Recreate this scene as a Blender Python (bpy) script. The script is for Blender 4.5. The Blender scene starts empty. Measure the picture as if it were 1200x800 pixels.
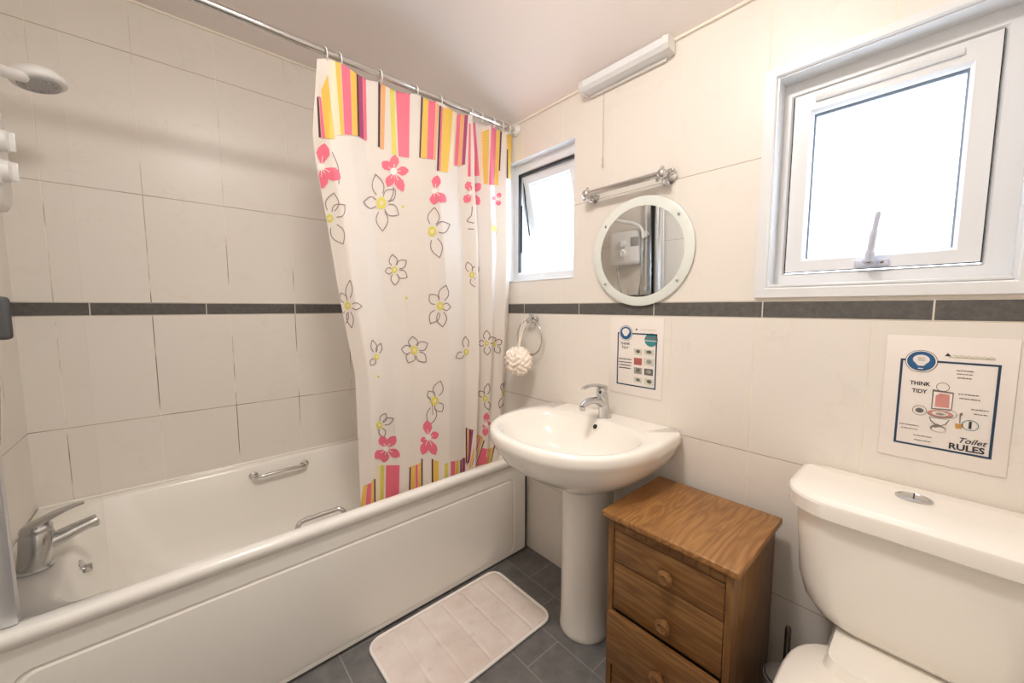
import bpy, bmesh, math, random
from mathutils import Vector, Matrix
import numpy as np
random.seed(4)
PI = math.pi
S = bpy.context.scene
COL = S.collection

# ---------------------------------------------------------------- camera
TH, PITCH, FPX = math.radians(48.448), math.radians(5.068), 448.54
CAM = Vector((2.0684, -1.2761, 1.1987))
FWD = Vector((-math.sin(TH)*math.cos(PITCH), math.cos(TH)*math.cos(PITCH), -math.sin(PITCH)))
RGT = Vector((math.cos(TH), math.sin(TH), 0))
UPV = RGT.cross(FWD)
cd = bpy.data.cameras.new('camera')
cam = bpy.data.objects.new('camera', cd); COL.objects.link(cam)
cd.sensor_width = 36; cd.lens = FPX/1200*36; cd.clip_start = 0.02
M = Matrix((RGT, UPV, -FWD)).transposed().to_4x4(); M.translation = CAM
cam.matrix_world = M
S.camera = cam

# ---------------------------------------------------------------- world, exposure, lights
W = bpy.data.worlds.new('sky'); S.world = W; W.use_nodes = True
bg = W.node_tree.nodes['Background']
bg.inputs[0].default_value = (0.82, 0.91, 1.0, 1); bg.inputs[1].default_value = 4.0
S.view_settings.view_transform = 'Standard'; S.view_settings.look = 'None'
S.view_settings.gamma = 1; S.view_settings.use_curve_mapping = False
S.view_settings.exposure = 1.6
try:
    S.cycles.use_denoising = True
    S.cycles.max_bounces = 8; S.cycles.diffuse_bounces = 6
    S.cycles.caustics_reflective = False; S.cycles.caustics_refractive = False
    S.cycles.sample_clamp_indirect = 6
except Exception: pass
LAMP_STRENGTH = 26.5            # ceiling lamp glow (its dome is built below)
PANE_STRENGTH = 1.75             # daylight in the frosted panes
CEIL = 2.327

def ray(u, v): return FWD + RGT*((u-600)/FPX) - UPV*((v-400)/FPX)
def at(u, v, ax, val):
    r = ray(u, v); t = (val-CAM[ax])/r[ax]; return CAM + r*t
def lerp(a, b, t): return a+(b-a)*t
def interp(tab, x):
    tab = sorted(tab); return float(np.interp(x, [t[0] for t in tab], [t[1] for t in tab]))

# ---------------------------------------------------------------- materials
def srgb(r, g, b):
    f = lambda c: (c/255/12.92) if c/255 <= .04045 else ((c/255+.055)/1.055)**2.4
    return (f(r), f(g), f(b))
def P(name, col, rough=.5, metal=0, noise=0, nscale=40, bump=0, bscale=200, **kw):
    m = bpy.data.materials.new(name); m.use_nodes = True
    nt = m.node_tree; b = nt.nodes['Principled BSDF']
    b.inputs['Base Color'].default_value = (*col, 1); b.inputs['Roughness'].default_value = rough
    b.inputs['Metallic'].default_value = metal
    for k, v in kw.items(): b.inputs[k.replace('_', ' ')].default_value = v
    tc = nt.nodes.new('ShaderNodeTexCoord')
    if noise:
        n = nt.nodes.new('ShaderNodeTexNoise'); n.inputs['Scale'].default_value = nscale; n.inputs['Detail'].default_value = 5
        nt.links.new(tc.outputs['Object'], n.inputs['Vector'])
        r = nt.nodes.new('ShaderNodeMapRange'); r.inputs[1].default_value = .3; r.inputs[2].default_value = .7
        r.inputs[3].default_value = 1-noise; r.inputs[4].default_value = 1+noise
        nt.links.new(n.outputs[0], r.inputs[0])
        mx = nt.nodes.new('ShaderNodeVectorMath'); mx.operation = 'SCALE'; mx.inputs[0].default_value = col
        nt.links.new(r.outputs[0], mx.inputs['Scale']); nt.links.new(mx.outputs[0], b.inputs['Base Color'])
    if bump:
        n = nt.nodes.new('ShaderNodeTexNoise'); n.inputs['Scale'].default_value = bscale; n.inputs['Detail'].default_value = 3
        nt.links.new(tc.outputs['Object'], n.inputs['Vector'])
        bp = nt.nodes.new('ShaderNodeBump'); bp.inputs['Strength'].default_value = bump; bp.inputs['Distance'].default_value = .004
        nt.links.new(n.outputs[0], bp.inputs['Height']); nt.links.new(bp.outputs[0], b.inputs['Normal'])
    return m

class NT:
    """tiny node-expression helper"""
    def __init__(s, m): s.nt = m.node_tree
    def math(s, op, a, b=None, c=None):
        n = s.nt.nodes.new('ShaderNodeMath'); n.operation = op
        for i, x in enumerate((a, b, c)):
            if x is None: continue
            if isinstance(x, (int, float)): n.inputs[i].default_value = x
            else: s.nt.links.new(x, n.inputs[i])
        return n.outputs[0]
    def mix(s, f, a, b):
        n = s.nt.nodes.new('ShaderNodeMix'); n.data_type = 'RGBA'
        for i, x in ((0, f), (6, a), (7, b)):
            if isinstance(x, (int, float)): n.inputs[i].default_value = x
            elif isinstance(x, tuple): n.inputs[i].default_value = (*x[:3], 1)
            else: s.nt.links.new(x, n.inputs[i])
        return n.outputs[2]
    def noise(s, vec, scale, detail=4, rough=.5, dist=0):
        n = s.nt.nodes.new('ShaderNodeTexNoise'); n.inputs['Scale'].default_value = scale
        n.inputs['Detail'].default_value = detail; n.inputs['Roughness'].default_value = rough; n.inputs['Distortion'].default_value = dist
        s.nt.links.new(vec, n.inputs['Vector']); return n.outputs[0]
    def ramp(s, x, a, b, lo=0, hi=1):
        n = s.nt.nodes.new('ShaderNodeMapRange'); n.inputs[1].default_value = a; n.inputs[2].default_value = b
        n.inputs[3].default_value = lo; n.inputs[4].default_value = hi; s.nt.links.new(x, n.inputs[0]); return n.outputs[0]

TILE = srgb(231, 225, 217)
def tile_mat(name, axis, u0, rows, bu0, mould=1.0, w=.25, bw=.3333, zb=1.169, zt=1.217):
    m = bpy.data.materials.new(name); m.use_nodes = True; q = NT(m); nt = m.node_tree; b = nt.nodes['Principled BSDF']
    g = nt.nodes.new('ShaderNodeNewGeometry'); sp = nt.nodes.new('ShaderNodeSeparateXYZ'); nt.links.new(g.outputs['Position'], sp.inputs[0])
    u = sp.outputs[axis]; z = sp.outputs[2]
    def dist(x, o, p):      # distance to the nearest joint
        f = q.math('FRACT', q.math('ADD', q.math('DIVIDE', q.math('SUBTRACT', x, o), p), .5))
        return q.math('MULTIPLY', q.math('ABSOLUTE', q.math('SUBTRACT', f, .5)), p)
    dv = dist(u, u0, w); dbv = dist(u, bu0, bw)
    dh = None
    for r in rows:
        d = q.math('ABSOLUTE', q.math('SUBTRACT', z, r)); dh = d if dh is None else q.math('MINIMUM', dh, d)
    de = q.math('MINIMUM', q.math('ABSOLUTE', q.math('SUBTRACT', z, zb)), q.math('ABSOLUTE', q.math('SUBTRACT', z, zt)))
    band = q.math('MULTIPLY', q.math('GREATER_THAN', z, zb), q.math('LESS_THAN', z, zt))
    dt = q.math('MINIMUM', q.math('MINIMUM', dv, dh), de)
    gt = q.ramp(dt, .0009, .0017, 1, 0); vert = q.math('LESS_THAN', dv, q.math('MINIMUM', dh, de))
    gb = q.ramp(q.math('MINIMUM', dbv, de), .0012, .002, 1, 0)
    v1 = q.noise(g.outputs['Position'], 3.2, 6, .6, 1.2)
    vein = q.ramp(q.math('ABSOLUTE', q.math('SUBTRACT', v1, .5)), 0, .02, 1, 0)
    cl = q.noise(g.outputs['Position'], 7, 4)
    base = q.mix(q.math('MULTIPLY', vein, q.ramp(cl, .45, .75, 0, .2)), TILE, srgb(186, 176, 164))
    base = q.mix(q.ramp(q.noise(g.outputs['Position'], 2.0, 2), .35, .65, 0, .25), base, srgb(222, 214, 204))
    dirt = q.ramp(q.noise(g.outputs['Position'], 5.0, 3), .47, .6, 0, 1)
    low = q.ramp(z, 1.2, 1.75, mould, .25*mould)
    grout = q.mix(q.math('MULTIPLY', dirt, low), q.mix(vert, srgb(184, 170, 150), srgb(240, 232, 214)), srgb(112, 98, 84))
    slate = q.mix(q.ramp(q.noise(g.outputs['Position'], 60, 5, .7), .35, .7), srgb(82, 80, 78), srgb(104, 101, 97))
    c1 = q.mix(gt, base, grout); c2 = q.mix(gb, slate, srgb(214, 206, 194))
    nt.links.new(q.mix(band, c1, c2), b.inputs['Base Color'])
    hgt = q.math('SUBTRACT', 1, q.math('ADD', q.math('MULTIPLY', gt, q.math('SUBTRACT', 1, band)), q.math('MULTIPLY', gb, band)))
    wob = q.math('MULTIPLY', q.noise(g.outputs['Position'], 6, 2), .35)
    bp = nt.nodes.new('ShaderNodeBump'); bp.inputs['Strength'].default_value = .5; bp.inputs['Distance'].default_value = .0015
    nt.links.new(q.math('ADD', hgt, wob), bp.inputs['Height']); nt.links.new(bp.outputs[0], b.inputs['Normal'])
    b.inputs['Specular IOR Level'].default_value = .36
    nt.links.new(q.math('ADD', .33, q.math('MULTIPLY', q.math('MAXIMUM', gt, band), .25)), b.inputs['Roughness'])
    return m

def wood_mat(name, axis, dark=1.0):
    """oak; the grain runs along the axis"""
    m = bpy.data.materials.new(name); m.use_nodes = True; q = NT(m); nt = m.node_tree; b = nt.nodes['Principled BSDF']
    tc = nt.nodes.new('ShaderNodeTexCoord'); mp = nt.nodes.new('ShaderNodeMapping'); nt.links.new(tc.outputs['Object'], mp.inputs[0])
    sc = [9, 9, 9]; sc[axis] = 1.3; mp.inputs['Scale'].default_value = sc
    big = q.noise(mp.outputs[0], 1.6, 3, .5, .4)
    rings = q.math('FRACT', q.math('MULTIPLY', big, 9))
    rg = q.ramp(q.math('ABSOLUTE', q.math('SUBTRACT', rings, .5)), .05, .5)
    mp2 = nt.nodes.new('ShaderNodeMapping'); nt.links.new(tc.outputs['Object'], mp2.inputs[0])
    s2 = [160, 160, 160]; s2[axis] = 6; mp2.inputs['Scale'].default_value = s2
    fine = q.noise(mp2.outputs[0], 1, 3)
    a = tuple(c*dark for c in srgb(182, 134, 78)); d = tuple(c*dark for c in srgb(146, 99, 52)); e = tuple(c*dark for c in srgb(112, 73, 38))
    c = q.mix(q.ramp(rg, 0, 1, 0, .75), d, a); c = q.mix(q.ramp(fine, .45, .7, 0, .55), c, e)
    nt.links.new(c, b.inputs['Base Color']); b.inputs['Roughness'].default_value = .42
    bp = nt.nodes.new('ShaderNodeBump'); bp.inputs['Strength'].default_value = .12; bp.inputs['Distance'].default_value = .001
    nt.links.new(fine, bp.inputs['Height']); nt.links.new(bp.outputs[0], b.inputs['Normal'])
    return m

def floor_mat():
    m = bpy.data.materials.new('slate floor tiles'); m.use_nodes = True; q = NT(m); nt = m.node_tree; b = nt.nodes['Principled BSDF']
    g = nt.nodes.new('ShaderNodeNewGeometry')
    br = nt.nodes.new('ShaderNodeTexBrick'); nt.links.new(g.outputs['Position'], br.inputs['Vector'])
    br.inputs['Scale'].default_value = 1; br.inputs['Brick Width'].default_value = .305; br.inputs['Row Height'].default_value = .152
    br.inputs['Mortar Size'].default_value = .002; br.inputs['Mortar Smooth'].default_value = .2; br.offset = .5
    n = q.ramp(q.noise(g.outputs['Position'], 14, 6, .65), .3, .7)
    c = q.mix(n, srgb(98, 97, 97), srgb(126, 124, 122))
    nt.links.new(q.mix(br.outputs['Fac'], c, srgb(148, 144, 140)), b.inputs['Base Color'])
    b.inputs['Roughness'].default_value = .5
    bp = nt.nodes.new('ShaderNodeBump'); bp.inputs['Strength'].default_value = .3; bp.inputs['Distance'].default_value = .002
    nt.links.new(q.math('SUBTRACT', n, br.outputs['Fac']), bp.inputs['Height']); nt.links.new(bp.outputs[0], b.inputs['Normal'])
    return m

M_ = {}
M_['paint'] = P('ceiling paint', srgb(238, 230, 226), .7, noise=.012, nscale=3)
M_['plain'] = P('plain wall', TILE, .5, noise=.02, nscale=4)
M_['wl'] = tile_mat('tiles left', 1, -1.584, (.362, .766, 1.628, 2.138), -1.166)
M_['wb'] = tile_mat('tiles back', 0, 1.7016, (.362, .766, 1.621), .7183, .12)
M_['wf'] = tile_mat('tiles front', 0, .19, (.362, .766, 1.621), .25)
M_['floor'] = floor_mat(); M_['bead'] = P('cream bead', srgb(244, 236, 222), .5, noise=.02)
M_['upvc'] = P('white upvc', srgb(224, 225, 227), .3, noise=.01, nscale=6)
M_['seal'] = P('black window seal', srgb(36, 36, 38), .6, noise=.05)
M_['gasket'] = P('grey window gasket', srgb(132, 140, 150), .6, noise=.03)
M_['satin'] = P('satin aluminium', (.78, .78, .79), .38, .9, noise=.02, nscale=30)
M_['ceramic'] = P('white ceramic', srgb(243, 238, 230), .12, noise=.006, nscale=5, Coat_Weight=.3, Coat_Roughness=.05)
M_['acrylic'] = P('white acrylic', srgb(241, 237, 230), .2, noise=.008, nscale=5)
M_['seatpl'] = P('toilet seat plastic', srgb(243, 237, 228), .22, noise=.006, nscale=5)
M_['chrome'] = P('chrome', (.64, .63, .62), .1, 1, noise=.02, nscale=20)
M_['chrome2'] = P('brushed alloy', (.62, .62, .62), .22, 1, noise=.04, nscale=60)
M_['darkchrome'] = P('dark plated metal', (.2, .19, .19), .2, 1, noise=.03, nscale=60)
M_['dark'] = P('dark hole', (.012, .011, .01), .6, noise=.1)
M_['rubber'] = P('grey rubber', srgb(70, 70, 70), .6, noise=.05)
M_['plw'] = P('white plastic', srgb(228, 226, 224), .3, noise=.01, nscale=8)
M_['lever'] = P('grey white plastic', srgb(196, 200, 214), .35, noise=.01, nscale=8)
M_['plg'] = P('pale grey plastic', srgb(168, 166, 166), .4, noise=.03, nscale=20)
M_['mirror'] = P('mirror silver', (.9, .91, .9), .015, 1, noise=.004)
M_['frost'] = P('frosted glass edge', srgb(224, 228, 222), .18, noise=.015, nscale=10, Coat_Weight=.4)
M_['paper'] = P('laminated paper', srgb(236, 228, 222), .25, noise=.006, nscale=12)
M_['navy'] = P('navy ink', srgb(38, 66, 92), .35, noise=.02)
M_['blue'] = P('blue ink', srgb(36, 92, 142), .35, noise=.02)
M_['ink'] = P('black ink', srgb(52, 54, 58), .4, noise=.02)
M_['greyink'] = P('grey ink', srgb(128, 118, 112), .4, noise=.02)
M_['greenink'] = P('green ink', srgb(150, 152, 92), .4, noise=.04)
M_['teal'] = P('teal ink', srgb(62, 136, 142), .4, noise=.02)
M_['pinkink'] = P('salmon ink', srgb(206, 142, 132), .4, noise=.03)
M_['redink'] = P('brick red ink', srgb(170, 92, 84), .4, noise=.12, nscale=120)
M_['orangeink'] = P('amber ink', srgb(196, 146, 74), .4, noise=.03)
M_['photo1'] = P('photo print grey', srgb(150, 148, 140), .4, noise=.3, nscale=90)
M_['photo2'] = P('photo print dark', srgb(104, 102, 98), .4, noise=.35, nscale=110)
M_['photo3'] = P('photo print pale', srgb(206, 204, 186), .4, noise=.18, nscale=100)
M_['net'] = P('bath puff net', srgb(248, 236, 222), .8, noise=.05, nscale=60, bump=.5, bscale=120)
M_['woodx'] = wood_mat('oak grain across shaded', 0, .62); M_['woody'] = wood_mat('oak grain deep', 1, .92); M_['woodz'] = wood_mat('oak grain upright shaded', 2, .6)  # one oak: fronts and sides darkened, their shade put into the colour
M_['knob'] = wood_mat('knob wood', 1, .62)
M_['cord'] = P('cream cord', srgb(206, 192, 172), .7, noise=.03)

def cloth(name, col, tr=.35):
    m = bpy.data.materials.new(name); m.use_nodes = True; q = NT(m); nt = m.node_tree
    b = nt.nodes['Principled BSDF']; out = nt.nodes['Material Output']
    tc = nt.nodes.new('ShaderNodeTexCoord')
    n = q.ramp(q.noise(tc.outputs['Object'], 300, 2), .3, .7)
    c = q.mix(n, tuple(x*.97 for x in col), col)
    nt.links.new(c, b.inputs['Base Color']); b.inputs['Roughness'].default_value = .55
    t = nt.nodes.new('ShaderNodeBsdfTranslucent'); nt.links.new(c, t.inputs[0])
    mx = nt.nodes.new('ShaderNodeMixShader'); mx.inputs[0].default_value = tr
    nt.links.new(b.outputs[0], mx.inputs[1]); nt.links.new(t.outputs[0], mx.inputs[2]); nt.links.new(mx.outputs[0], out.inputs[0])
    return m
CUR = [cloth('curtain white', srgb(246, 238, 230)), cloth('curtain pink', srgb(240, 120, 142), .2), cloth('curtain gold', srgb(238, 198, 92), .2),
       cloth('curtain brown', srgb(84, 52, 56), .1), cloth('curtain purple', srgb(170, 74, 116), .15), cloth('curtain yellow', srgb(224, 214, 100), .2),
       cloth('curtain outline', srgb(146, 122, 124), .1), cloth('curtain orange', srgb(240, 178, 120), .2), cloth('curtain light', srgb(255, 252, 248), .3),
       cloth('curtain cream', srgb(250, 232, 200), .3)]

def pane_mat(name, strength):
    m = P(name, (.8, .84, .88), .15, noise=.01)
    b = m.node_tree.nodes['Principled BSDF']
    b.inputs['Emission Color'].default_value = (.64, .81, 1.0, 1); b.inputs['Emission Strength'].default_value = strength
    return m
M_['pane'] = pane_mat('frosted daylit pane', PANE_STRENGTH); M_['pane2'] = pane_mat('frosted daylit pane small', PANE_STRENGTH*2)
m = P('lamp dome glass', (.9, .88, .82), .3, noise=.01)
b = m.node_tree.nodes['Principled BSDF']; b.inputs['Emission Color'].default_value = (1, .95, .89, 1); b.inputs['Emission Strength'].default_value = LAMP_STRENGTH
M_['lamp'] = m
def clear_glass(name, tint):
    m = bpy.data.materials.new(name); m.use_nodes = True; nt = m.node_tree; out = nt.nodes['Material Output']
    nt.nodes.remove(nt.nodes['Principled BSDF'])
    t = nt.nodes.new('ShaderNodeBsdfTransparent'); g = nt.nodes.new('ShaderNodeBsdfGlossy'); g.inputs['Roughness'].default_value = .03
    n = nt.nodes.new('ShaderNodeTexNoise'); n.inputs['Scale'].default_value = 2
    q = NT(m); nt.links.new(q.mix(q.ramp(n.outputs[0], .3, .7), tint, tuple(min(1, c*1.02) for c in tint)), t.inputs[0])
    f = nt.nodes.new('ShaderNodeFresnel'); f.inputs[0].default_value = 1.2
    mx = nt.nodes.new('ShaderNodeMixShader'); nt.links.new(f.outputs[0], mx.inputs[0])
    nt.links.new(t.outputs[0], mx.inputs[1]); nt.links.new(g.outputs[0], mx.inputs[2]); nt.links.new(mx.outputs[0], out.inputs[0])
    return m
M_['glass'] = clear_glass('clear screen glass', (.985, .988, .982))

# ---------------------------------------------------------------- mesh helpers
ORG = {}
def frame(o, d, up=(0, 0, 1)):
    z = Vector(d).normalized(); u = Vector(up)
    if abs(z.dot(u)) > .98: u = Vector((1, 0, 0))
    x = u.cross(z).normalized(); y = z.cross(x)
    m = Matrix((x, y, z)).transposed().to_4x4(); m.translation = Vector(o); return m
class MB:
    def __init__(s): s.v = []; s.f = []; s.m = []; s.cur = 0
    def add(s, vs, fs, mi=None):
        o = len(s.v); s.v += [tuple(v) for v in vs]; mi = s.cur if mi is None else mi
        for f in fs: s.f.append(tuple(i+o for i in f)); s.m.append(mi)
    def box(s, x0, x1, y0, y1, z0, z1, b=0, seg=2, mat=None):
        bm = bmesh.new(); bmesh.ops.create_cube(bm, size=1)
        for v in bm.verts: v.co = Vector((lerp(x0, x1, v.co.x+.5), lerp(y0, y1, v.co.y+.5), lerp(z0, z1, v.co.z+.5)))
        if b: bmesh.ops.bevel(bm, geom=list(bm.edges), offset=b, segments=seg, affect='EDGES', profile=.5)
        s.frombm(bm, mat)
    def frombm(s, bm, mat=None):
        bm.verts.index_update(); mt = mat or Matrix()
        s.add([mt @ v.co for v in bm.verts], [[v.index for v in f.verts] for f in bm.faces]); bm.free()
    def loft(s, loops, cap0=True, cap1=True):
        n = len(loops[0]); vs = [p for l in loops for p in l]; fs = []
        for k in range(len(loops)-1):
            for i in range(n):
                j = (i+1) % n; fs.append((k*n+i, k*n+j, (k+1)*n+j, (k+1)*n+i))
        if cap0: fs.append(tuple(range(n))[::-1])
        if cap1: fs.append(tuple((len(loops)-1)*n+i for i in range(n)))
        s.add(vs, fs)
    def tube(s, path, r, n=12, caps=True, flat=1.0, up=(0, 0, 1)):
        path = [Vector(p) for p in path]; rs = r if isinstance(r, (list, tuple)) else [r]*len(path); loops = []
        px = None
        for i, p in enumerate(path):
            d = (path[min(i+1, len(path)-1)]-path[max(i-1, 0)]).normalized()
            if px is None:
                u = Vector(up)
                if abs(u.dot(d)) > .95: u = Vector((1, 0, 0)) if abs(d.x) < .9 else Vector((0, 1, 0))
                px = (u - d*u.dot(d)).normalized()
            else: px = (px - d*px.dot(d)).normalized()
            py = d.cross(px)
            loops.append([p+px*(math.cos(2*PI*k/n)*rs[i]*flat)+py*(math.sin(2*PI*k/n)*rs[i]) for k in range(n)])
        s.loft(loops, caps, caps)
    def torus(s, c, axis, R, r, n=40, k=10, a0=0, a1=2*PI):
        fm = frame(c, axis); full = abs(a1-a0-2*PI) < 1e-6; vs = []; fs = []; N = n if full else n+1
        for i in range(N):
            a = a0+(a1-a0)*i/n
            for j in range(k):
                q = 2*PI*j/k; rr = R+r*math.cos(q); vs.append(fm @ Vector((rr*math.cos(a), rr*math.sin(a), r*math.sin(q))))
        for i in range(n):
            for j in range(k):
                i2 = (i+1) % N; j2 = (j+1) % k; fs.append((i*k+j, i2*k+j, i2*k+j2, i*k+j2))
        s.add(vs, fs)
    def lathe(s, prof, o, d=(0, 0, 1), n=32, caps=True):
        fm = frame(o, d)
        s.loft([[fm @ Vector((r*math.cos(2*PI*k/n), r*math.sin(2*PI*k/n), z)) for k in range(n)] for r, z in prof], caps, caps)
    def ball(s, c, rx, ry=None, rz=None, n=20, k=12):
        ry = ry or rx; rz = rz or rx
        loops = [[(c[0]+rx*math.sin(t)*math.cos(2*PI*i/n), c[1]+ry*math.sin(t)*math.sin(2*PI*i/n), c[2]-rz*math.cos(t)) for i in range(n)]
                 for t in [max(.03, min(PI-.03, PI*j/k)) for j in range(k+1)]]
        s.loft(loops)
    def build(s, name, mats, parent=None, angle=38, origin=None):
        org = Vector(origin) if origin is not None else (ORG[parent] if parent is not None else Vector((0, 0, 0)))
        me = bpy.data.meshes.new(name)
        me.from_pydata([tuple(Vector(v)-org) for v in s.v], [], s.f)
        for mm in (mats if isinstance(mats, (list, tuple)) else [mats]): me.materials.append(M_[mm] if isinstance(mm, str) else mm)
        me.polygons.foreach_set('material_index', s.m)
        bm = bmesh.new(); bm.from_mesh(me); bmesh.ops.recalc_face_normals(bm, faces=bm.faces); bm.to_mesh(me); bm.free()
        me.polygons.foreach_set('use_smooth', [True]*len(me.polygons)); me.set_sharp_from_angle(angle=math.radians(angle)); me.update()
        o = bpy.data.objects.new(name, me); COL.objects.link(o)
        if parent is not None: o.parent = parent
        else: o.location = org
        ORG[o] = org
        return o
def tag(o, label=None, cat=None, group=None, kind=None):
    if label: o['label'] = label
    if cat: o['category'] = cat
    if group: o['group'] = group
    if kind: o['kind'] = kind
    return o
def thing(name, loc, label=None, cat=None, group=None, kind=None):
    o = bpy.data.objects.new(name, None); o.empty_display_size = .05; COL.objects.link(o); o.location = loc; ORG[o] = Vector(loc)
    return tag(o, label, cat, group, kind)
def rrect(x0, x1, y0, y1, r, z, n=8):
    """rounded rectangle loop; r = radius or (x0y0, x1y0, x1y1, x0y1) radii"""
    r = r if isinstance(r, (tuple, list)) else (r,)*4; pts = []
    for (cx, cy, a0, q) in ((x0+r[0], y0+r[0], PI, r[0]), (x1-r[1], y0+r[1], 1.5*PI, r[1]), (x1-r[2], y1-r[2], 0, r[2]), (x0+r[3], y1-r[3], .5*PI, r[3])):
        for i in range(n+1):
            a = a0+.5*PI*i/n; pts.append((cx+q*math.cos(a), cy+q*math.sin(a), z))
    return pts
def spline(pts, k=8):
    pts = [Vector(p) for p in pts]; out = []
    for i in range(len(pts)-1):
        p0 = pts[max(i-1, 0)]; p1 = pts[i]; p2 = pts[i+1]; p3 = pts[min(i+2, len(pts)-1)]
        for j in range(k):
            t = j/k; out.append(.5*((2*p1)+(p2-p0)*t+(2*p0-5*p1+4*p2-p3)*t*t+(3*p1-p0-3*p2+p3)*t**3))
    return out+[pts[-1]]
def frame_ring(mb, x0, x1, z0, z1, y0, y1, wl, wr, wb, wt, chamfer=.006):
    """rectangular window frame in the xz plane, y0 (room side) .. y1, with a sloping inner lip"""
    A = [(x0, z0), (x1, z0), (x1, z1), (x0, z1)]
    B = [(x0+wl, z0+wb), (x1-wr, z0+wb), (x1-wr, z1-wt), (x0+wl, z1-wt)]
    c = chamfer
    Bi = [(B[0][0]-c, B[0][1]-c), (B[1][0]+c, B[1][1]-c), (B[2][0]+c, B[2][1]+c), (B[3][0]-c, B[3][1]+c)]
    L = [[(x, y1, z) for x, z in A], [(x, y0, z) for x, z in A], [(x, y0, z) for x, z in Bi], [(x, y0+c, z) for x, z in B], [(x, y1, z) for x, z in B]]
    mb.loft(L+[L[0]], False, False)

# ================================================================ SETTING
def wall_cells(mb, x0, x1, z0, z1, holes, y0, y1):
    xs = sorted({x0, x1, *[h[0] for h in holes], *[h[1] for h in holes]}); zs = sorted({z0, z1, *[h[2] for h in holes], *[h[3] for h in holes]})
    for i in range(len(xs)-1):
        for j in range(len(zs)-1):
            cx, cz = (xs[i]+xs[i+1])/2, (zs[j]+zs[j+1])/2
            if any(h[0] < cx < h[1] and h[2] < cz < h[3] for h in holes): continue
            mb.box(xs[i], xs[i+1], y0, y1, zs[j], zs[j+1])
XR, YF = 2.46, -1.672
BIG = (1.725, 2.160, 1.255, 1.822)      # opening x0 x1 z0 z1
SML = (.600, 1.020, 1.322, 1.896)
mb = MB(); mb.box(-.12, XR+.12, YF-.12, .14, -.08, 0); tag(mb.build('floor', 'floor'), kind='structure')
mb = MB(); mb.box(-.12, 0, YF-.12, .14, 0, 2.42); tag(mb.build('wall_left', 'wl'), kind='structure')
mb = MB(); wall_cells(mb, 0, XR, 0, 2.12, [BIG, SML], 0, .14); tag(mb.build('wall_back', 'wb'), kind='structure')
mb = MB(); mb.box(0, XR, YF-.12, YF, 0, 2.42); tag(mb.build('wall_front', 'wf'), kind='structure')
mb = MB(); mb.box(XR, XR+.12, YF-.12, .14, 0, 2.42); tag(mb.build('wall_right', 'plain'), kind='structure')
# ceiling: level, then sloping down to the window wall
prof = [(.14, 1.985), (0, 2.066), (-.28, 2.229), (-.36, 2.272), (-.43, 2.301), (-.50, 2.319), (-.58, CEIL), (YF-.1, CEIL)]
mb = MB()
mb.loft([[(x, y, z) for y, z in prof]+[(x, y, z+.1) for y, z in prof[::-1]] for x in (-.1, XR+.1)])
tag(mb.build('ceiling', 'paint', angle=60), kind='structure')

mb = MB(); mb.tube([(.004, y, z-.004) for y, z in prof[1:-1]]+[(.004, YF+.002, CEIL-.004)], .005, 8); tag(mb.build('trim_1', 'bead'), kind='structure')
mb = MB(); mb.tube([(.002, -.004, 2.0625), (XR-.002, -.004, 2.0625)], .005, 8); tag(mb.build('trim_2', 'bead'), kind='structure')
# ---- the big window beside the mirror
w1 = thing('window_1', (1.94, 0, 1.255), 'wide white plastic window of one frosted pane above the toilet', None, None, 'structure')
x0, x1, z0, z1 = BIG
mb = MB(); t = .004
mb.box(x0, x0+t, 0, .06, z0, z1); mb.box(x1-t, x1, 0, .06, z0, z1); mb.box(x0+t, x1-t, 0, .06, z1-t, z1); mb.box(x0+t, x1-t, -.004, .06, z0, z0+.008, .003)
mb.build('window_reveal', 'upvc', w1)
mb = MB(); frame_ring(mb, x0-.028, x1+.03, z0-.028, z1+.022, -.009, .001, .027, .03, .027, .022, .003); mb.build('trim_surround', 'upvc', w1)
mb = MB(); frame_ring(mb, x0, x1, z0, z1, .058, .12, .026, .046, .04, .043); mb.build('window_frame', 'upvc', w1)
sash = MB(); frame_ring(sash, 1.755, 2.112, 1.299, 1.776, .052, .1, .042, .042, .036, .052, .007); sash = sash.build('sash', 'upvc', w1)
mb = MB(); frame_ring(mb, 1.751, 2.114, 1.297, 1.779, .0575, .0585, .006, .006, .006, .006, .0005); mb.build('seal', 'seal', w1)
mb = MB(); mb.box(1.795, 2.071, .078, .084, 1.333, 1.726); mb.build('pane', 'pane', sash)
mb = MB(); frame_ring(mb, 1.794, 2.072, 1.332, 1.727, .072, .078, .007, .006, .006, .010, .0005); mb.build('gasket', 'gasket', sash)
mb = MB(); mb.box(1.80, 2.06, .044, .054, 1.748, 1.763, .003); mb.build('trickle_vent', 'upvc', sash)
h = MB(); h.box(1.905, 1.969, .040, .053, 1.301, 1.319, .004); h.build('handle_base', 'lever', sash)
h = MB(); h.lathe([(.0125, 0), (.0135, .004), (.0135, .014), (.010, .018)], (1.935, .041, 1.313), (0, -1, 0), 20)
h.tube(spline([(1.935, .026, 1.313), (1.936, .022, 1.335), (1.941, .012, 1.38), (1.947, .008, 1.428)]), [.0155]*9+[.013]*8+[.010]*7+[.0075], 12, flat=.6)
h.build('handle', 'lever', sash)
h = MB(); h.lathe([(.003, 0), (.0035, .0015), (.003, .002)], (1.957, .0405, 1.31), (0, -1, 0), 12); h.lathe([(.004, 0), (.0045, .0015), (.004, .002)], (1.935, .0235, 1.313), (0, -1, 0), 12)
h.build('screw', 'darkchrome', sash)

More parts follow.
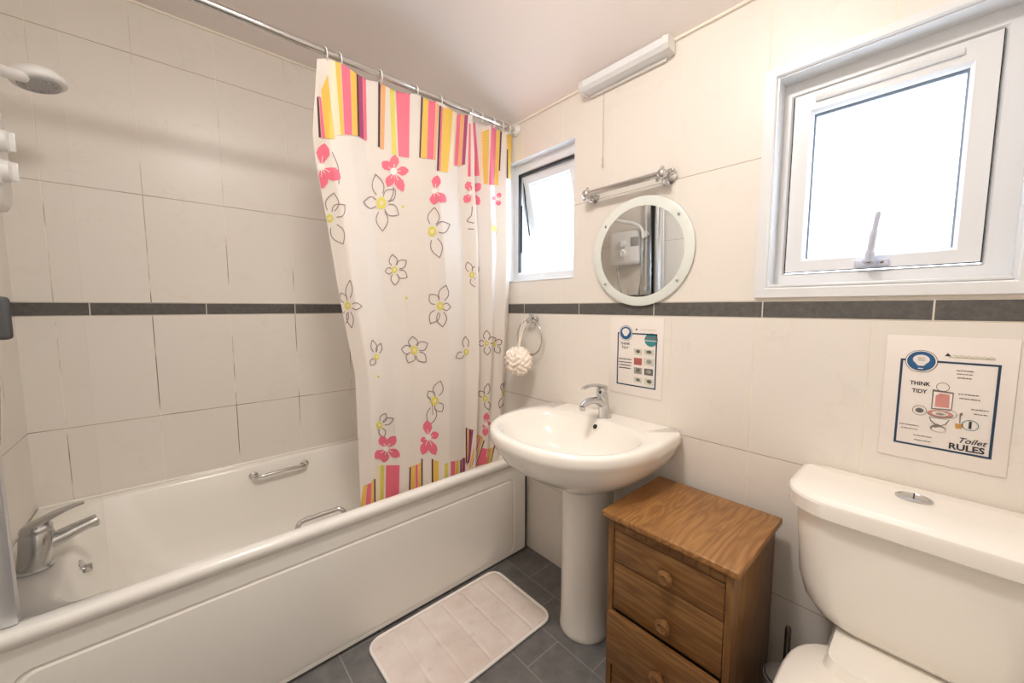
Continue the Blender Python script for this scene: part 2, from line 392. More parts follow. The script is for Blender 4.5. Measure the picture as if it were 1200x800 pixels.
# ---- the small window by the curtain, its sash pushed open at the bottom
w2 = thing('window_2', (.81, 0, 1.322), 'small white window pushed open at the bottom beside the shower curtain', None, None, 'structure')
x0, x1, z0, z1 = SML
mb = MB(); mb.box(x0, x0+t, 0, .04, z0, z1); mb.box(x1-t, x1, 0, .04, z0, z1); mb.box(x0+t, x1-t, 0, .04, z1-t, z1); mb.box(x0+t, x1-t, -.004, .04, z0, z0+.008, .003)
mb.build('window_reveal', 'upvc', w2)
mb = MB(); frame_ring(mb, x0, x1, z0, z1, .038, .12, .038, .038, .045, .052); mb.build('window_frame', 'upvc', w2)
mb = MB(); mb.box(x0+.036, x1-.036, .036, .052, z1-.062, z1-.052); mb.box(x0+.036, x0+.042, .036, .052, z0+.05, z1-.056); mb.build('seal', 'seal', w2)
HX = Vector((.81, .05, 1.838)); RM = Matrix.Translation(HX) @ Matrix.Rotation(math.radians(15), 4, 'X') @ Matrix.Translation(-HX)
def rot(mb):
    mb.v = [tuple(RM @ Vector(v)) for v in mb.v]; return mb
mb = MB(); frame_ring(mb, .641, .985, 1.368, 1.836, .05, .095, .048, .052, .052, .046, .007); sash = rot(mb).build('sash', 'upvc', w2)
mb = MB(); mb.box(.690, .936, .07, .076, 1.42, 1.789); rot(mb).build('pane', 'pane2', sash)
mb = MB(); frame_ring(mb, .686, .936, 1.416, 1.792, .064, .07, .006, .006, .006, .006, .0005); rot(mb).build('gasket', 'gasket', sash)
mb = MB(); mb.tube([(.648, .06, 1.815), (.648, .075, 1.70), (.650, .10, 1.56)], .0035, 8); mb.tube([(.646, .05, 1.70), (.646, .05, 1.47)], .003, 8)
mb.build('stay', 'seal', w2)

# ================================================================ BATH
bath = thing('bath', (.39, -.835, 0), 'long white bathtub along the tiled wall with a plain panelled front', 'bathtub')
Yb, Ye = -1.669, -.003
def bl(x0, x1, y0, y1, r, z): return rrect(x0, x1, y0, y1, r, z, 10)
mb = MB()
mb.loft([bl(.06, .70, -1.60, -.07, .06, .42), bl(.004, .752, Yb, Ye, .01, .44), bl(.003, .770, Yb, Ye, .012, .462), bl(.003, .776, Yb, Ye, .014, .468),
         bl(.003, .776, Yb, Ye, .014, .484), bl(.004, .771, Yb, Ye, .014, .492), bl(.008, .762, Yb+.004, Ye-.004, .014, .496),
         bl(.045, .742, -1.545, -.075, .10, .496), bl(.050, .737, -1.538, -.082, .10, .493), bl(.056, .731, -1.530, -.09, .10, .484),
         bl(.075, .715, -1.500, -.14, .11, .40), bl(.10, .69, -1.45, -.22, .12, .26), bl(.13, .66, -1.40, -.30, .13, .17), bl(.17, .62, -1.34, -.38, .13, .145), bl(.25, .54, -1.2, -.55, .12, .14)], False, True)
mb.build('tub', 'acrylic', bath, 50)
# front panel with a raised border and a recessed rounded field, bowing slightly at its end
mb = MB()
def panel_loop(x, ins, r):
    y0, y1, za, zb = -1.660+ins, -.028-ins, .013+ins*.2, .462-ins
    return [(x, y, z) for y, z, _ in rrect(y0, y1, za, zb, r, 0, 8)]
mb.loft([panel_loop(.735, 0, .012), panel_loop(.756, 0, .012), panel_loop(.760, .003, .012), panel_loop(.760, .070, .035), panel_loop(.7555, .074, .034), panel_loop(.7555, .078, .033), panel_loop(.760, .083, .032), panel_loop(.762, .12, .03)])
mb.build('bath_panel', 'acrylic', bath, 30)
mb = MB(); mb.box(.70, .742, -.03, -.004, .003, .46); mb.box(.70, .747, -1.66, -.03, .001, .0125); mb.build('panel_gap_shade', 'dark', bath)  # dark strips painted as the shadow at the panel's end and foot
g = MB(); c0 = spline([(.060, -1.052, .447), (.098, -1.035, .450), (.103, -.985, .4535), (.103, -.90, .455), (.098, -.85, .453), (.058, -.832, .450)]); g.tube(c0, .0085, 12)
for y in (-1.045, -.84): g.lathe([(.018, 0), (.018, .004), (.012, .008)], (.063, y, .449), (1, 0, 0), 20)
tag(g.build('grab_handle', 'chrome', bath), 'chrome grab handle on the far side')
g = MB(); c1 = spline([(.740, -1.02, .470), (.697, -1.0, .488), (.690, -.95, .490), (.690, -.90, .490), (.695, -.87, .488), (.740, -.855, .470)]); g.tube(c1, .0075, 12)
tag(g.build('grab_handle', 'chrome', bath), 'chrome grab handle on the near side')
g = MB(); d = (0, 1, .12); o = (.44, -1.519, .432)
g.lathe([(.030, 0), (.030, .004), (.022, .008), (.012, .009)], o, d, 24); g.lathe([(.012, .008), (.013, .02), (.009, .024)], o, d, 16)
g.build('overflow', 'chrome', bath)
mb = MB(); mb.tube([(.0065, Yb+.004, .496), (.0065, Ye-.004, .496)], .005, 8); mb.build('sealant', 'ceramic', bath)

# bath mixer tap
tp = thing('bath_mixer_tap', (.48, -1.59, .496), 'chrome single lever mixer tap at the tiled end of the bathtub', 'tap')
g = MB(); g.lathe([(.036, 0), (.037, .005), (.032, .009)], (.485, -1.594, .4962), (0, 0, 1), 28)
g.loft([[(.485+rx*math.cos(2*PI*k/28)+dx, y+ry*math.sin(2*PI*k/28), z) for k in range(28)] for rx, ry, dx, y, z in
        ((.031, .031, 0, -1.594, .503), (.033, .032, -.002, -1.590, .53), (.033, .033, -.006, -1.586, .56), (.031, .032, -.008, -1.585, .588), (.027, .028, -.008, -1.585, .598))])
g.build('body', 'chrome2', tp)
g = MB(); p = spline([(.475, -1.585, .555), (.468, -1.55, .560), (.46, -1.51, .572), (.455, -1.475, .580)], 6)
g.tube(p, [.028-.010*i/(len(p)-1) for i in range(len(p))], 16, flat=.8); g.lathe([(.011, 0), (.011, .014)], (.455, -1.482, .563), (0, 0, 1), 16); g.build('spout', 'chrome2', tp)
g = MB(); g.ball((.477, -1.585, .602), .031, .031, .020)
p = spline([(.477, -1.592, .612), (.472, -1.56, .627), (.465, -1.525, .638), (.46, -1.497, .641)], 6); g.tube(p, [.027-.018*i/(len(p)-1) for i in range(len(p))], 14, flat=.42); g.build('lever', 'chrome2', tp)

# bath screen at the near end
sc = thing('bath_screen', (.735, -1.60, .496), 'narrow clear glass bath screen on a ribbed chrome wall post', 'shower screen')
g = MB(); prof = []
for (ya, yb, xo) in ((-1.670, -1.648, .010), (-1.646, -1.630, .013), (-1.628, -1.612, .010), (-1.610, -1.572, .013)):
    g.box(.735-xo, .735+xo, ya, yb, .498, 1.90, .003)
g.box(.728, .742, -1.669, -1.574, .498, 1.898)
g.build('wall_post', 'satin', sc)
g = MB(); g.box(.7325, .7375, -1.576, -1.43, .4985, 1.885, .001); g.build('glass_panel', 'glass', sc)
g = MB(); g.box(.722, .748, -1.570, -1.536, 1.13, 1.222, .008, 3); g.build('hinge', 'rubber', sc)

# ================================================================ SHOWER
su = thing('electric_shower', (.29, -1.67, 1.49), 'white electric shower box with two round dials on the end wall', 'shower')
g = MB(); g.loft([[(x, y, z) for x, z, _ in rrect(.315+i, .572-i, 1.455+i, 1.735-i, .03, 0, 6)] for y, i in ((-1.670, 0), (-1.612, 0), (-1.598, .004), (-1.588, .016))], True, True); g.build('case', 'plw', su)
for z in (1.625, 1.55):
    g = MB(); g.lathe([(.036, 0), (.036, .006), (.029, .008), (.026, .022), (.022, .025)], (.435, -1.589, z), (0, 1, 0), 28); g.box(.431, .439, -1.566, -1.554, z-.024, z+.024, .002); g.build('dial', 'plw', su)
g = MB(); g.box(.50, .57, -1.590, -1.586, 1.60, 1.67, .002); g.build('badge_panel', 'plg', su)
g = MB(); g.lathe([(.011, 0), (.012, .01), (.010, .012), (.012, .022), (.011, .036)], (.37, -1.625, 1.418), (0, 0, 1), 20); g.build('outlet', 'chrome', su)
rs = thing('riser_rail', (.62, -1.65, 1.2), 'white shower riser pipe beside the electric shower box', 'shower rail')
g = MB(); g.tube([(.600, -1.650, 1.24), (.600, -1.650, 2.322)], .0105, 16); g.build('pipe', 'plw', rs)
g = MB(); g.box(.582, .618, -1.660, -1.610, 1.655, 1.71, .008, 3); g.lathe([(.012, 0), (.012, .02)], (.618, -1.64, 1.682), (1, 0, 0), 16); g.build('slider', 'plw', rs)
for z in (1.25,):
    g = MB(); g.box(.585, .615, -1.671, -1.635, z, z+.03, .006); g.build('bracket', 'plw', rs)
hs = thing('shower_handset', (.615, -1.59, 1.66), 'white round shower handset held above the bath taps', 'shower head')
g = MB(); p = spline([(.600, -1.594, 1.652), (.592, -1.590, 1.72), (.54, -1.574, 1.766), (.46, -1.558, 1.790), (.395, -1.538, 1.812)], 6)
g.tube(p, [.0125]*8+[.014]*(len(p)-8), 16); g.build('handle', 'plw', hs)
ax = Vector((.10, .22, -1)).normalized(); hc = Vector((.358, -1.520, 1.846))
g = MB(); g.lathe([(.006, -.012), (.025, -.009), (.044, .002), (.053, .014), (.056, .024), (.054, .030), (.048, .034)], hc, ax, 36); g.build('head', 'plw', hs)
g = MB(); g.lathe([(.044, .033), (.042, .037)], hc, ax, 32)
fm = frame(hc, ax)
for k in range(12):
    q = fm @ Vector((.03*math.cos(k*PI/6), .03*math.sin(k*PI/6), .037)); g.lathe([(.004, 0), (.003, .003)], q, ax, 8)
g.build('spray_plate', 'plg', hs)
g = MB(); p = spline([(.37, -1.625, 1.417), (.39, -1.625, 1.30), (.44, -1.63, 1.0), (.47, -1.635, .84), (.50, -1.635, .84), (.53, -1.625, 1.1), (.575, -1.605, 1.30), (.598, -1.597, 1.55), (.600, -1.594, 1.655)], 14)
g.tube(p, [.0062+(.0008 if i % 2 else 0) for i in range(len(p))], 10)
tag(g.build('shower_hose', 'chrome2', origin=(.3, -1.61, .8)), 'chrome flexible hose looping below the electric shower box', 'hose')

# ================================================================ CURTAIN RAIL, RINGS, CURTAIN
RX, RZ = .662, 2.034
rl = thing('curtain_rail', (RX, -.8, RZ), 'chrome shower curtain rail running above the bath edge', 'curtain rail')
g = MB(); g.tube([(RX, YF+.002, RZ), (RX, -.004, RZ)], .0115, 20); g.build('pole', 'chrome', rl)
for y, d in ((-.002, -1), (YF+.002, 1)):
    g = MB(); g.lathe([(.026, 0), (.026, .005), (.018, .012), (.016, .022)], (RX, y, RZ), (0, d, 0), 24); g.build('end_socket', 'plw', rl)
XC = .665
YL = [(p.z, p.y) for p in (at(u, v, 0, XC) for u, v in ((373, 60), (368, 155), (372, 190), (385, 260), (400, 350), (418, 440), (424, 588), (425, 640)))]
YR = [(p.z, min(p.y, -.016)) for p in (at(u, v, 0, XC) for u, v in ((603, 152), (603, 300), (597, 420), (592, 500), (589, 545), (587, 600)))]
FK = [(0, -.014), (.05, .018), (.13, .004), (.20, -.018), (.30, -.014), (.42, .012), (.50, .024), (.58, .014), (.63, .004), (.67, .014), (.692, .026), (.706, .026), (.718, -.030), (.77, -.036), (.83, .004), (.89, -.024), (.94, .004), (1, -.022)]
fx = np.array([k[0] for k in FK]); fy = np.array([k[1] for k in FK])
_xs = np.linspace(0, 1, 1001); _ys = np.interp(_xs, fx, fy); _k = np.hanning(25); _k /= _k.sum(); _ys = np.convolve(np.pad(_ys, 12, mode='edge'), _k, mode='valid')
def cxm(z): return XC
def cX(a, z):
    s = 0.0 if z < 1.2 else 0
    aw = a - (.03*(1.95-z)/1.5)*min(1, a/.7)*min(1, (1-a)/.28) if 0 < a < 1 else a
    amp = interp([(2.03, .7), (1.85, 1.35), (.36, 1.05)], z)
    return cxm(z)+amp*float(np.interp(aw, _xs, _ys))
RINGY = [at(u, (u-235)*.411, 0, RX).y for u in (381, 398, 445, 487, 515, 551, 563, 577, 587, 595)]
def ztop(a):
    y = lerp(interp(YL, 2.0), interp(YR, 2.0), a); d = min(abs(y-r) for r in RINGY)
    return RZ-.022-.010*min(1, d/.05)
ZBOT = .36
NA, NZ = 240, 80
cur = MB()
grid = [[None]*(NZ+1) for _ in range(NA+1)]
for i in range(NA+1):
    a = i/NA
    for j in range(NZ+1):
        z = lerp(ztop(a), ZBOT, j/NZ); y = lerp(interp(YL, z), interp(YR, z), a); grid[i][j] = (cX(a, z), y, z)
vs = [grid[i][j] for i in range(NA+1) for j in range(NZ+1)]
cur.add(vs, [(i*(NZ+1)+j, i*(NZ+1)+j+1, (i+1)*(NZ+1)+j+1, (i+1)*(NZ+1)+j) for i in range(NA) for j in range(NZ)], 0)
def onc(u, v, off=.0018):
    """a point of the folded curtain seen at (u, v)"""
    r = ray(u, v); x = XC
    for _ in range(14):
        p = CAM+r*((x-CAM.x)/r.x); yl, yr = interp(YL, p.z), interp(YR, p.z)
        a = min(1, max(0, (p.y-yl)/(yr-yl))); xn = cX(a, p.z); x = .5*x+.5*xn
    p.y = min(max(p.y, yl+.001), yr-.001)
    p.z = min(p.z, ztop(a)-.001); p.x = x+off
    return p
def patch(poly, mi, off=.0018):
    poly = [Vector((a, b)) for a, b in poly]; c = sum(poly, Vector((0, 0)))/len(poly)
    dense = []
    for i in range(len(poly)):
        a, b = poly[i], poly[(i+1) % len(poly)]; k = max(1, int((b-a).length/4))
        dense += [a.lerp(b, t/k) for t in range(k)]
    n = len(dense); vs = []
    for s_ in (1, .6, .25):
        vs += [onc(*(c+(p-c)*s_), off) for p in dense]
    vs.append(onc(*c, off)); fs = []
    for r_ in range(2):
        for i in range(n):
            j = (i+1) % n; fs.append((r_*n+i, r_*n+j, (r_+1)*n+j, (r_+1)*n+i))
    for i in range(n): fs.append((2*n+i, 2*n+(i+1) % n, 3*n))
    cur.add(vs, fs, mi)
def stroke(pts, w=1.3, mi=6, off=.0022):
    P2 = [Vector((a, b)) for a, b in pts]; vs = []; fs = []
    for i, p in enumerate(P2):
        d = (P2[min(i+1, len(P2)-1)]-P2[max(i-1, 0)]); d = d.normalized() if d.length > 0 else Vector((1, 0)); n = Vector((-d.y, d.x))*w/2
        vs += [onc(*(p+n), off), onc(*(p-n), off)]
    for i in range(len(P2)-1): fs.append((2*i, 2*i+1, 2*i+3, 2*i+2))
    cur.add(vs, fs, mi)
def stripe(t0, t1, b0, b1, mi, nu=4, nv=20, off=.0028):
    """quad strip: top-left, top-right, bottom-left, bottom-right"""
    vs = []
    for j in range(nv+1):
        for i in range(nu+1):
            l = Vector(t0).lerp(Vector(b0), j/nv); r = Vector(t1).lerp(Vector(b1), j/nv); vs.append(onc(*l.lerp(r, i/nu), off))
    cur.add(vs, [(j*(nu+1)+i, j*(nu+1)+i+1, (j+1)*(nu+1)+i+1, (j+1)*(nu+1)+i) for j in range(nv) for i in range(nu)], mi)
def bez(p, n=8):
    return [(q.x, q.y) for q in spline([Vector((a, b, 0)) for a, b in p], n)]
PK, GO, BR, PU, YE, OL, OR, WH, CR = 1, 2, 3, 4, 5, 6, 7, 8, 9
k4 = lambda x, y: (350+x*.25, 40+y*.25)
for (a, b, c, d, mi) in [   # the striped heading
    ((84, 300), (92, 290), (93, 484), (104, 486), BR), ((94, 290), (104, 300), (106, 488), (124, 490), PK), ((104, 265), (136, 190), (124, 490), (168, 492), GO),
    ((140, 80), (166, 90), (172, 470), (196, 475), CR), ((168, 92), (192, 102), (196, 472), (212, 474), GO), ((197, 105), (238, 115), (214, 470), (250, 474), PK), ((240, 120), (267, 128), (252, 474), (276, 478), GO),
    ((268, 128), (277, 130), (276, 478), (285, 482), BR), ((278, 130), (296, 137), (285, 482), (304, 494), PU), ((298, 137), (312, 140), (305, 494), (319, 500), PK),
    ((372, 175), (383, 180), (370, 528), (380, 532), BR), ((386, 185), (408, 195), (382, 536), (398, 542), OR), ((424, 212), (446, 225), (436, 560), (458, 572), YE), ((452, 232), (520, 246), (466, 572), (516, 580), PK),
    ((573, 275), (582, 280), (563, 578), (570, 580), BR), ((584, 285), (606, 290), (571, 580), (597, 582), GO), ((608, 295), (642, 305), (599, 583), (630, 588), PK), ((644, 320), (654, 330), (632, 588), (640, 590), OR),
    ((658, 335), (666, 338), (646, 640), (654, 642), BR), ((667, 340), (674, 342), (655, 642), (662, 643), PK), ((676, 345), (722, 350), (664, 644), (696, 650), GO), ((728, 345), (742, 345), (700, 640), (716, 640), CR),
    ((745, 322), (762, 318), (728, 616), (744, 618), PK), ((763, 318), (778, 316), (745, 618), (760, 618), OR), ((780, 314), (788, 313), (762, 614), (770, 614), PU), ((788, 313), (796, 312), (770, 612), (778, 612), PU),
    ((797, 420), (826, 416), (790, 668), (846, 664), PK), ((852, 440), (862, 450), (846, 690), (858, 694), CR), ((852, 460), (892, 445), (866, 702), (886, 704), GO), ((904, 415), (926, 420), (890, 706), (914, 708), PK), ((928, 424), (942, 428), (915, 708), (934, 708), GO), ((944, 430), (952, 432), (936, 640), (942, 642), BR),
    ((972, 470), (996, 472), (984, 680), (1002, 682), GO), ((974, 540), (980, 540), (973, 676), (980, 678), BR), ((998, 520), (1008, 530), (1002, 672), (1008, 672), PK)]:
    stripe(k4(*a), k4(*b), k4(*c), k4(*d), mi)
k6 = lambda x, y: (380+x*.275, 400+y*.275)
for (a, b, c, d, mi) in [   # the striped hem
    ((166, 612), (180, 608), (146, 740), (168, 740), GO), ((182, 608), (200, 600), (170, 740), (196, 740), PK), ((201, 592), (210, 586), (198, 740), (210, 740), GO), ((211, 584), (217, 584), (212, 740), (218, 740), BR),
    ((222, 527), (234, 525), (220, 740), (234, 740), CR), ((238, 525), (255, 525), (236, 740), (252, 740), YE), ((262, 526), (320, 526), (260, 720), (316, 720), PK),
    ((362, 535), (368, 533), (358, 700), (364, 700), BR), ((369, 531), (386, 526), (366, 700), (384, 700), GO), ((387, 526), (398, 522), (386, 690), (396, 690), PK), ((400, 518), (411, 514), (398, 690), (410, 690), GO), ((412, 500), (418, 497), (412, 680), (418, 680), BR),
    ((456, 500), (463, 500), (456, 660), (463, 660), BR), ((464, 504), (486, 510), (464, 660), (484, 660), GO), ((512, 520), (526, 517), (512, 650), (525, 650), YE), ((538, 510), (556, 508), (538, 640), (556, 640), PK), ((558, 508), (572, 506), (558, 640), (572, 640), GO), ((578, 504), (584, 503), (578, 630), (584, 630), BR), ((586, 496), (599, 494), (586, 620), (598, 620), PU),
    ((601, 368), (607, 366), (601, 520), (607, 515), BR), ((608, 368), (616, 372), (607, 510), (613, 500), OR), ((617, 372), (624, 374), (612, 520), (618, 510), BR), ((625, 374), (634, 376), (606, 530), (620, 500), PU),
    ((650, 395), (660, 398), (612, 545), (622, 535), GO), ((661, 400), (668, 402), (624, 535), (630, 525), PK), ((669, 405), (676, 408), (632, 540), (638, 530), GO), ((677, 420), (682, 422), (640, 540), (645, 530), BR), ((668, 452), (700, 458), (648, 530), (690, 520), PK), ((702, 455), (718, 450), (690, 530), (704, 520), GO), ((722, 440), (728, 438), (706, 520), (711, 510), BR)]:
    stripe(k6(*a), k6(*b), k6(*c), k6(*d), mi)
def petal(c, tip, w, ext=0.1):
    c = Vector(c); t = Vector(tip); d = t-c; n = Vector((-d.y, d.x)).normalized()*w
    o = c+d*ext
    return [tuple(p) for p in (o, o+d*.25+n*.62, o+d*.5*.9+n, c+d*.78+n*.82, c+d*.93+n*.34, t, c+d*.93-n*.34, c+d*.78-n*.82, o+d*.5*.9-n, o+d*.25-n*.62)]
def pink(c, tips, w=5.5):
    for t in tips:
        L = (Vector(t)-Vector(c)).length; patch(petal(c, t, min(w, L*.36)), PK, .0026)
    c = Vector(c); m = max((Vector(t)-c).length for t in tips)
    patch([tuple(c+Vector((math.cos(a), math.sin(a)))*m*.16) for a in np.linspace(0, 2*PI, 10)[:-1]], WH, .0034)
    for t in tips:
        d = (Vector(t)-c); stroke([tuple(c+d*.1), tuple(c+d*.3), tuple(c+d*.45)], .8, WH, .0034)
pink((461, 201), [k4(450, 565), k4(390, 597), k4(515, 640), k4(490, 738), k4(415, 716)])
pink((376, 196), [k4(120, 512), k4(196, 678), k4(108, 726)], 8)
pink(k4(634, 735), [k4(650, 662), k4(690, 788), k4(634, 800)], 5.5)
pink(k4(806, 745), [k4(790, 690), k4(852, 700), k4(846, 800), k4(776, 790)], 5)
pink((582, 233), [(576, 232), (586, 226), (585, 241)], 3)
pink(k6(262, 456), [k6(240, 402), k6(303, 402), k6(322, 488), k6(252, 515), k6(214, 496)])
pink((501.5, 512), [(500, 492), (514, 508), (510, 533), (494.5, 532.5), (492.5, 517)])
pink((569, 497), [(570, 483), (575, 495), (568, 511), (565, 500)], 3.6)
pink((587, 502), [(589, 484), (592, 492), (583, 514), (578, 503)], 3.6)
def outline(c, tips, r=4, w=5, full=True, cen=True):
    c = Vector(c)
    for t in tips:
        t = Vector(t); d = t-c; L = d.length; n = Vector((-d.y, d.x)).normalized()*min(w, L*.36)
        for sg in (1, -1):
            stroke(bez([tuple(c+d*.30+n*.52*sg), tuple(c+d*.52+n*.95*sg), tuple(c+d*.74+n*.80*sg), tuple(t)], 4), 1.0)
    if cen:
        patch([tuple(c+Vector((math.cos(a)*r*.8, math.sin(a)*r))) for a in np.linspace(0, 2*PI, 13)[:-1]], YE, .0028)
        patch([tuple(c+Vector((math.cos(a)*r*.35, math.sin(a)*r*.45))) for a in np.linspace(0, 2*PI, 9)[:-1]], CR, .0036)
outline((446.6, 238), [(440, 204), (426, 237), (448, 271), (467, 252), (463, 222)], 7, 7)
outline((386, 256), [(391, 226), (404, 240), (402, 286)], 5, 8)
outline((506, 271), [(509, 243), (527, 263), (515, 302)], 6, 7)
outline((462, 316), [(459.5, 298), (476, 305), (477, 325), (463, 334), (451, 318)], 4.2, 5)
outline((515.5, 358.5), [(522.5, 334), (528, 360), (518.5, 383), (504, 379), (503, 345)], 5, 6)
outline((407, 358), [(410, 328), (424, 359), (412, 384), (402, 382), (399, 343)], 4.5, 4)
outline((552.5, 322), [(547, 307), (560, 312), (556, 336)], 3.8, 4)
outline((485, 410), [(483, 394), (501, 402), (499, 424), (478, 425), (470, 409)], 5, 5.5)
outline((441, 418), [(436, 398), (446, 402), (434, 428)], 3.5, 3.5)
outline((546, 412), [(545, 394), (534, 419)], 3.6, 3.8)
outline((570, 402), [(570, 387), (560, 402), (571, 416), (581, 396)], 3.2, 4)
outline((579, 403), [(588, 399), (585, 414)], 2.8, 3.6)
outline((509, 469.5), [(516, 446), (518, 482), (503, 498), (502, 458)], 5.5, 6)
outline((444.5, 498), [(452, 484), (461, 490), (450, 512)], 4.4, 4)
outline((568, 466.5), [(561, 458), (572, 449), (573, 480)], 3.8, 3.5)
outline((591, 461), [(594, 444), (588, 449), (585, 478)], 3.8, 3)
patch([(577, 262), (580, 265), (582, 270), (578, 272), (575, 268)], YE, .0026)
for (u, v) in ((443, 441), (476, 349), (472, 242), (578, 516)):
    patch([(u+1.6*math.cos(a), v+1.6*math.sin(a)) for a in np.linspace(0, 2*PI, 8)[:-1]], YE, .0026)
stroke(bez([(389, 178), (396, 196), (397, 216)], 6), 1); stroke(bez([(461, 219), (460, 228), (456, 237)], 6), 1.0)
stroke(bez([(553, 242), (552, 252), (547, 259), (556, 262), (556, 268), (548, 268)], 6), 1.1)
stroke(bez([(507, 486), (506, 474), (502, 464)], 4), .8)
# eyelets under the rings
co = cur.build('shower_curtain', CUR, origin=(.73, -.5, .36), angle=180)
tag(co, 'white shower curtain with pink and outlined flowers and striped bands', 'shower curtain')
ORD = ['first', 'second', 'third', 'fourth', 'fifth', 'sixth', 'seventh', 'eighth', 'ninth', 'tenth']
rb = MB(); rb.torus((0, 0, 0), (0, 1, .12), .0205, .0021, 28, 8)
ring0 = rb.build('curtain_ring', 'plw')
n = len(RINGY)
for i, y in enumerate(RINGY):
    o = ring0 if i == 0 else ring0.copy()
    if i: COL.objects.link(o)
    o.location = (RX, y, RZ-.0082)
    tag(o, '%s curtain ring on the rail counted from the window wall' % ORD[n-1-i], 'curtain ring', 'white curtain rings on the rail')

# ================================================================ WALL LIGHT with pull cord
wl = thing('wall_light', (1.25, -.001, 2.02), 'white strip light on the wall where it meets the ceiling', 'light')
sec = [(-.001, 2.017), (-.046, 2.021), (-.056, 2.034), (-.054, 2.058), (-.036, 2.070), (-.001, 2.052)]
g = MB(); g.loft([[(x, y, z) for y, z in sec] for x in (1.092, 1.412)]); g.build('diffuser', 'upvc', wl, 30)
for xa, xb in ((1.075, 1.091), (1.413, 1.432)):
    g = MB(); g.loft([[(x, lerp(-.028, y, k)-.0015*k, lerp(2.04, z, k)) for y, z in sec] for x, k in ((xa, .92 if xa < 1.2 else 1.05), (xb, 1.05 if xa < 1.2 else .92))]); g.v = [(x, min(y, -.001), z) for x, y, z in g.v]; g.build('end_cap', 'plw', wl, 30)
g = MB(); g.box(1.10, 1.405, -.012, -.0015, 2.008, 2.018, .002); g.build('back_plate', 'plw', wl)
g = MB(); g.tube([(1.161, -.010, 2.009), (1.160, -.008, 1.765)], .0011, 6); g.lathe([(.003, 0), (.0045, .006), (.002, .018)], (1.160, -.008, 1.735), (0, 0, 1), 10); g.lathe([(.003, 0), (.003, .012)], (1.160, -.008, 1.757), (0, 0, 1), 10)
tag(g.build('pull_cord', 'cord', wl), 'cream pull cord with small ends')

# ceiling lamp (just above the frame; it lights the room)
cl = thing('ceiling_lamp', (1.58, -1.04, CEIL), 'round glowing flush lamp on the level ceiling', 'light')
g = MB(); g.lathe([(.15, -.02), (.155, -.001)], (1.58, -1.04, CEIL), (0, 0, 1), 40); g.build('base_ring', 'plw', cl)
g = MB(); g.lathe([(.02, -.085), (.07, -.078), (.11, -.06), (.138, -.035), (.142, -.0205)], (1.58, -1.04, CEIL), (0, 0, 1), 40); g.build('dome', 'lamp', cl)

# ================================================================ TOWEL RAIL above the mirror
tr = thing('towel_rail', (1.26, -.001, 1.645), 'short chrome towel bar with cross shaped ends above the mirror', 'towel rail')
ea, eb = at(687, 229.5, 1, -.05), at(776, 201.5, 1, -.05)
ea.z = eb.z = (ea.z+eb.z)/2
g = MB(); g.tube([ea, eb], .0108, 16); g.build('bar', 'chrome', tr)
for e, lab in ((ea, None), (eb, None)):
    g = MB(); g.lathe([(.027, 0), (.027, .004), (.020, .010), (.013, .014), (.011, .03), (.014, .036), (.0165, .046), (.0165, .056), (.012, .062), (.004, .065)], (e.x, -.001, e.z), (0, -1, 0), 28)
    mt = g.build('mount', 'chrome', tr)
    for a in (.35, .35+PI/2, .35+PI, .35+1.5*PI):
        c = Vector((e.x, -.030, e.z)); d = Vector((math.cos(a), 0, math.sin(a))); h = MB(); h.tube([c+d*.008, c+d*.026], .0042, 10); h.ball(c+d*.029, .0062, n=12, k=8); h.build('spoke', 'chrome', mt)

# ================================================================ MIRROR
MC = Vector((1.332, -.002, 1.396)); R = .191
mr = thing('wall_mirror', MC, 'round frameless mirror with a pale frosted edge above the basin', 'mirror')
g = MB(); g.lathe([(R-.002, 0), (R, .002), (R, .0065), (R-.003, .008), (.159, .008), (.159, .004)], MC, (0, -1, 0), 96, False); g.build('glass_border', 'frost', mr, 30)
g = MB(); g.lathe([(.1592, .001), (.1592, .0072)], MC, (0, -1, 0), 96); g.build('mirror_glass', 'mirror', mr, 30)
for a in (38, 142, 218, 322):
    g = MB(); a = math.radians(a); g.lathe([(.005, .0078), (.0052, .010), (.003, .0118)], MC+Vector((math.cos(a)*.175, 0, math.sin(a)*.175)), (0, -1, 0), 16); g.build('screw', 'chrome2', mr)

mr.rotation_euler = (math.radians(1.5), 0, math.radians(2.2)); mr.location.y -= .009
# ================================================================ TOWEL RING and puff
RCx, RCz = .792, 1.060
tg = thing('towel_ring', (RCx, -.001, 1.135), 'chrome towel ring on the wall between curtain and basin', 'towel ring')
g = MB(); g.lathe([(.026, 0), (.026, .004), (.018, .009), (.012, .012), (.010, .028), (.015, .034), (.013, .042), (.004, .045)], (RCx, -.001, 1.140), (0, -1, 0), 28); mt = g.build('mount', 'chrome', tg)
for a in (.4, .4+PI/2, .4+PI, .4+1.5*PI):
    c = Vector((RCx, -.022, 1.140)); d = Vector((math.cos(a), 0, math.sin(a))); h = MB(); h.tube([c+d*.008, c+d*.024], .004, 10); h.ball(c+d*.027, .006, n=12, k=8); h.build('spoke', 'chrome', mt)
g = MB(); g.torus((RCx, -.036, RCz), (0, 1, 0), .082, .0042, 64, 10); g.build('ring', 'chrome', tg)
pf = thing('bath_puff', (.782, -.07, .95), 'cream net bath puff hanging on its cord from the towel ring', 'bath sponge')
g = MB(); n, k = 110, 64; pc = Vector((.787, -.102, .955)); loops = []
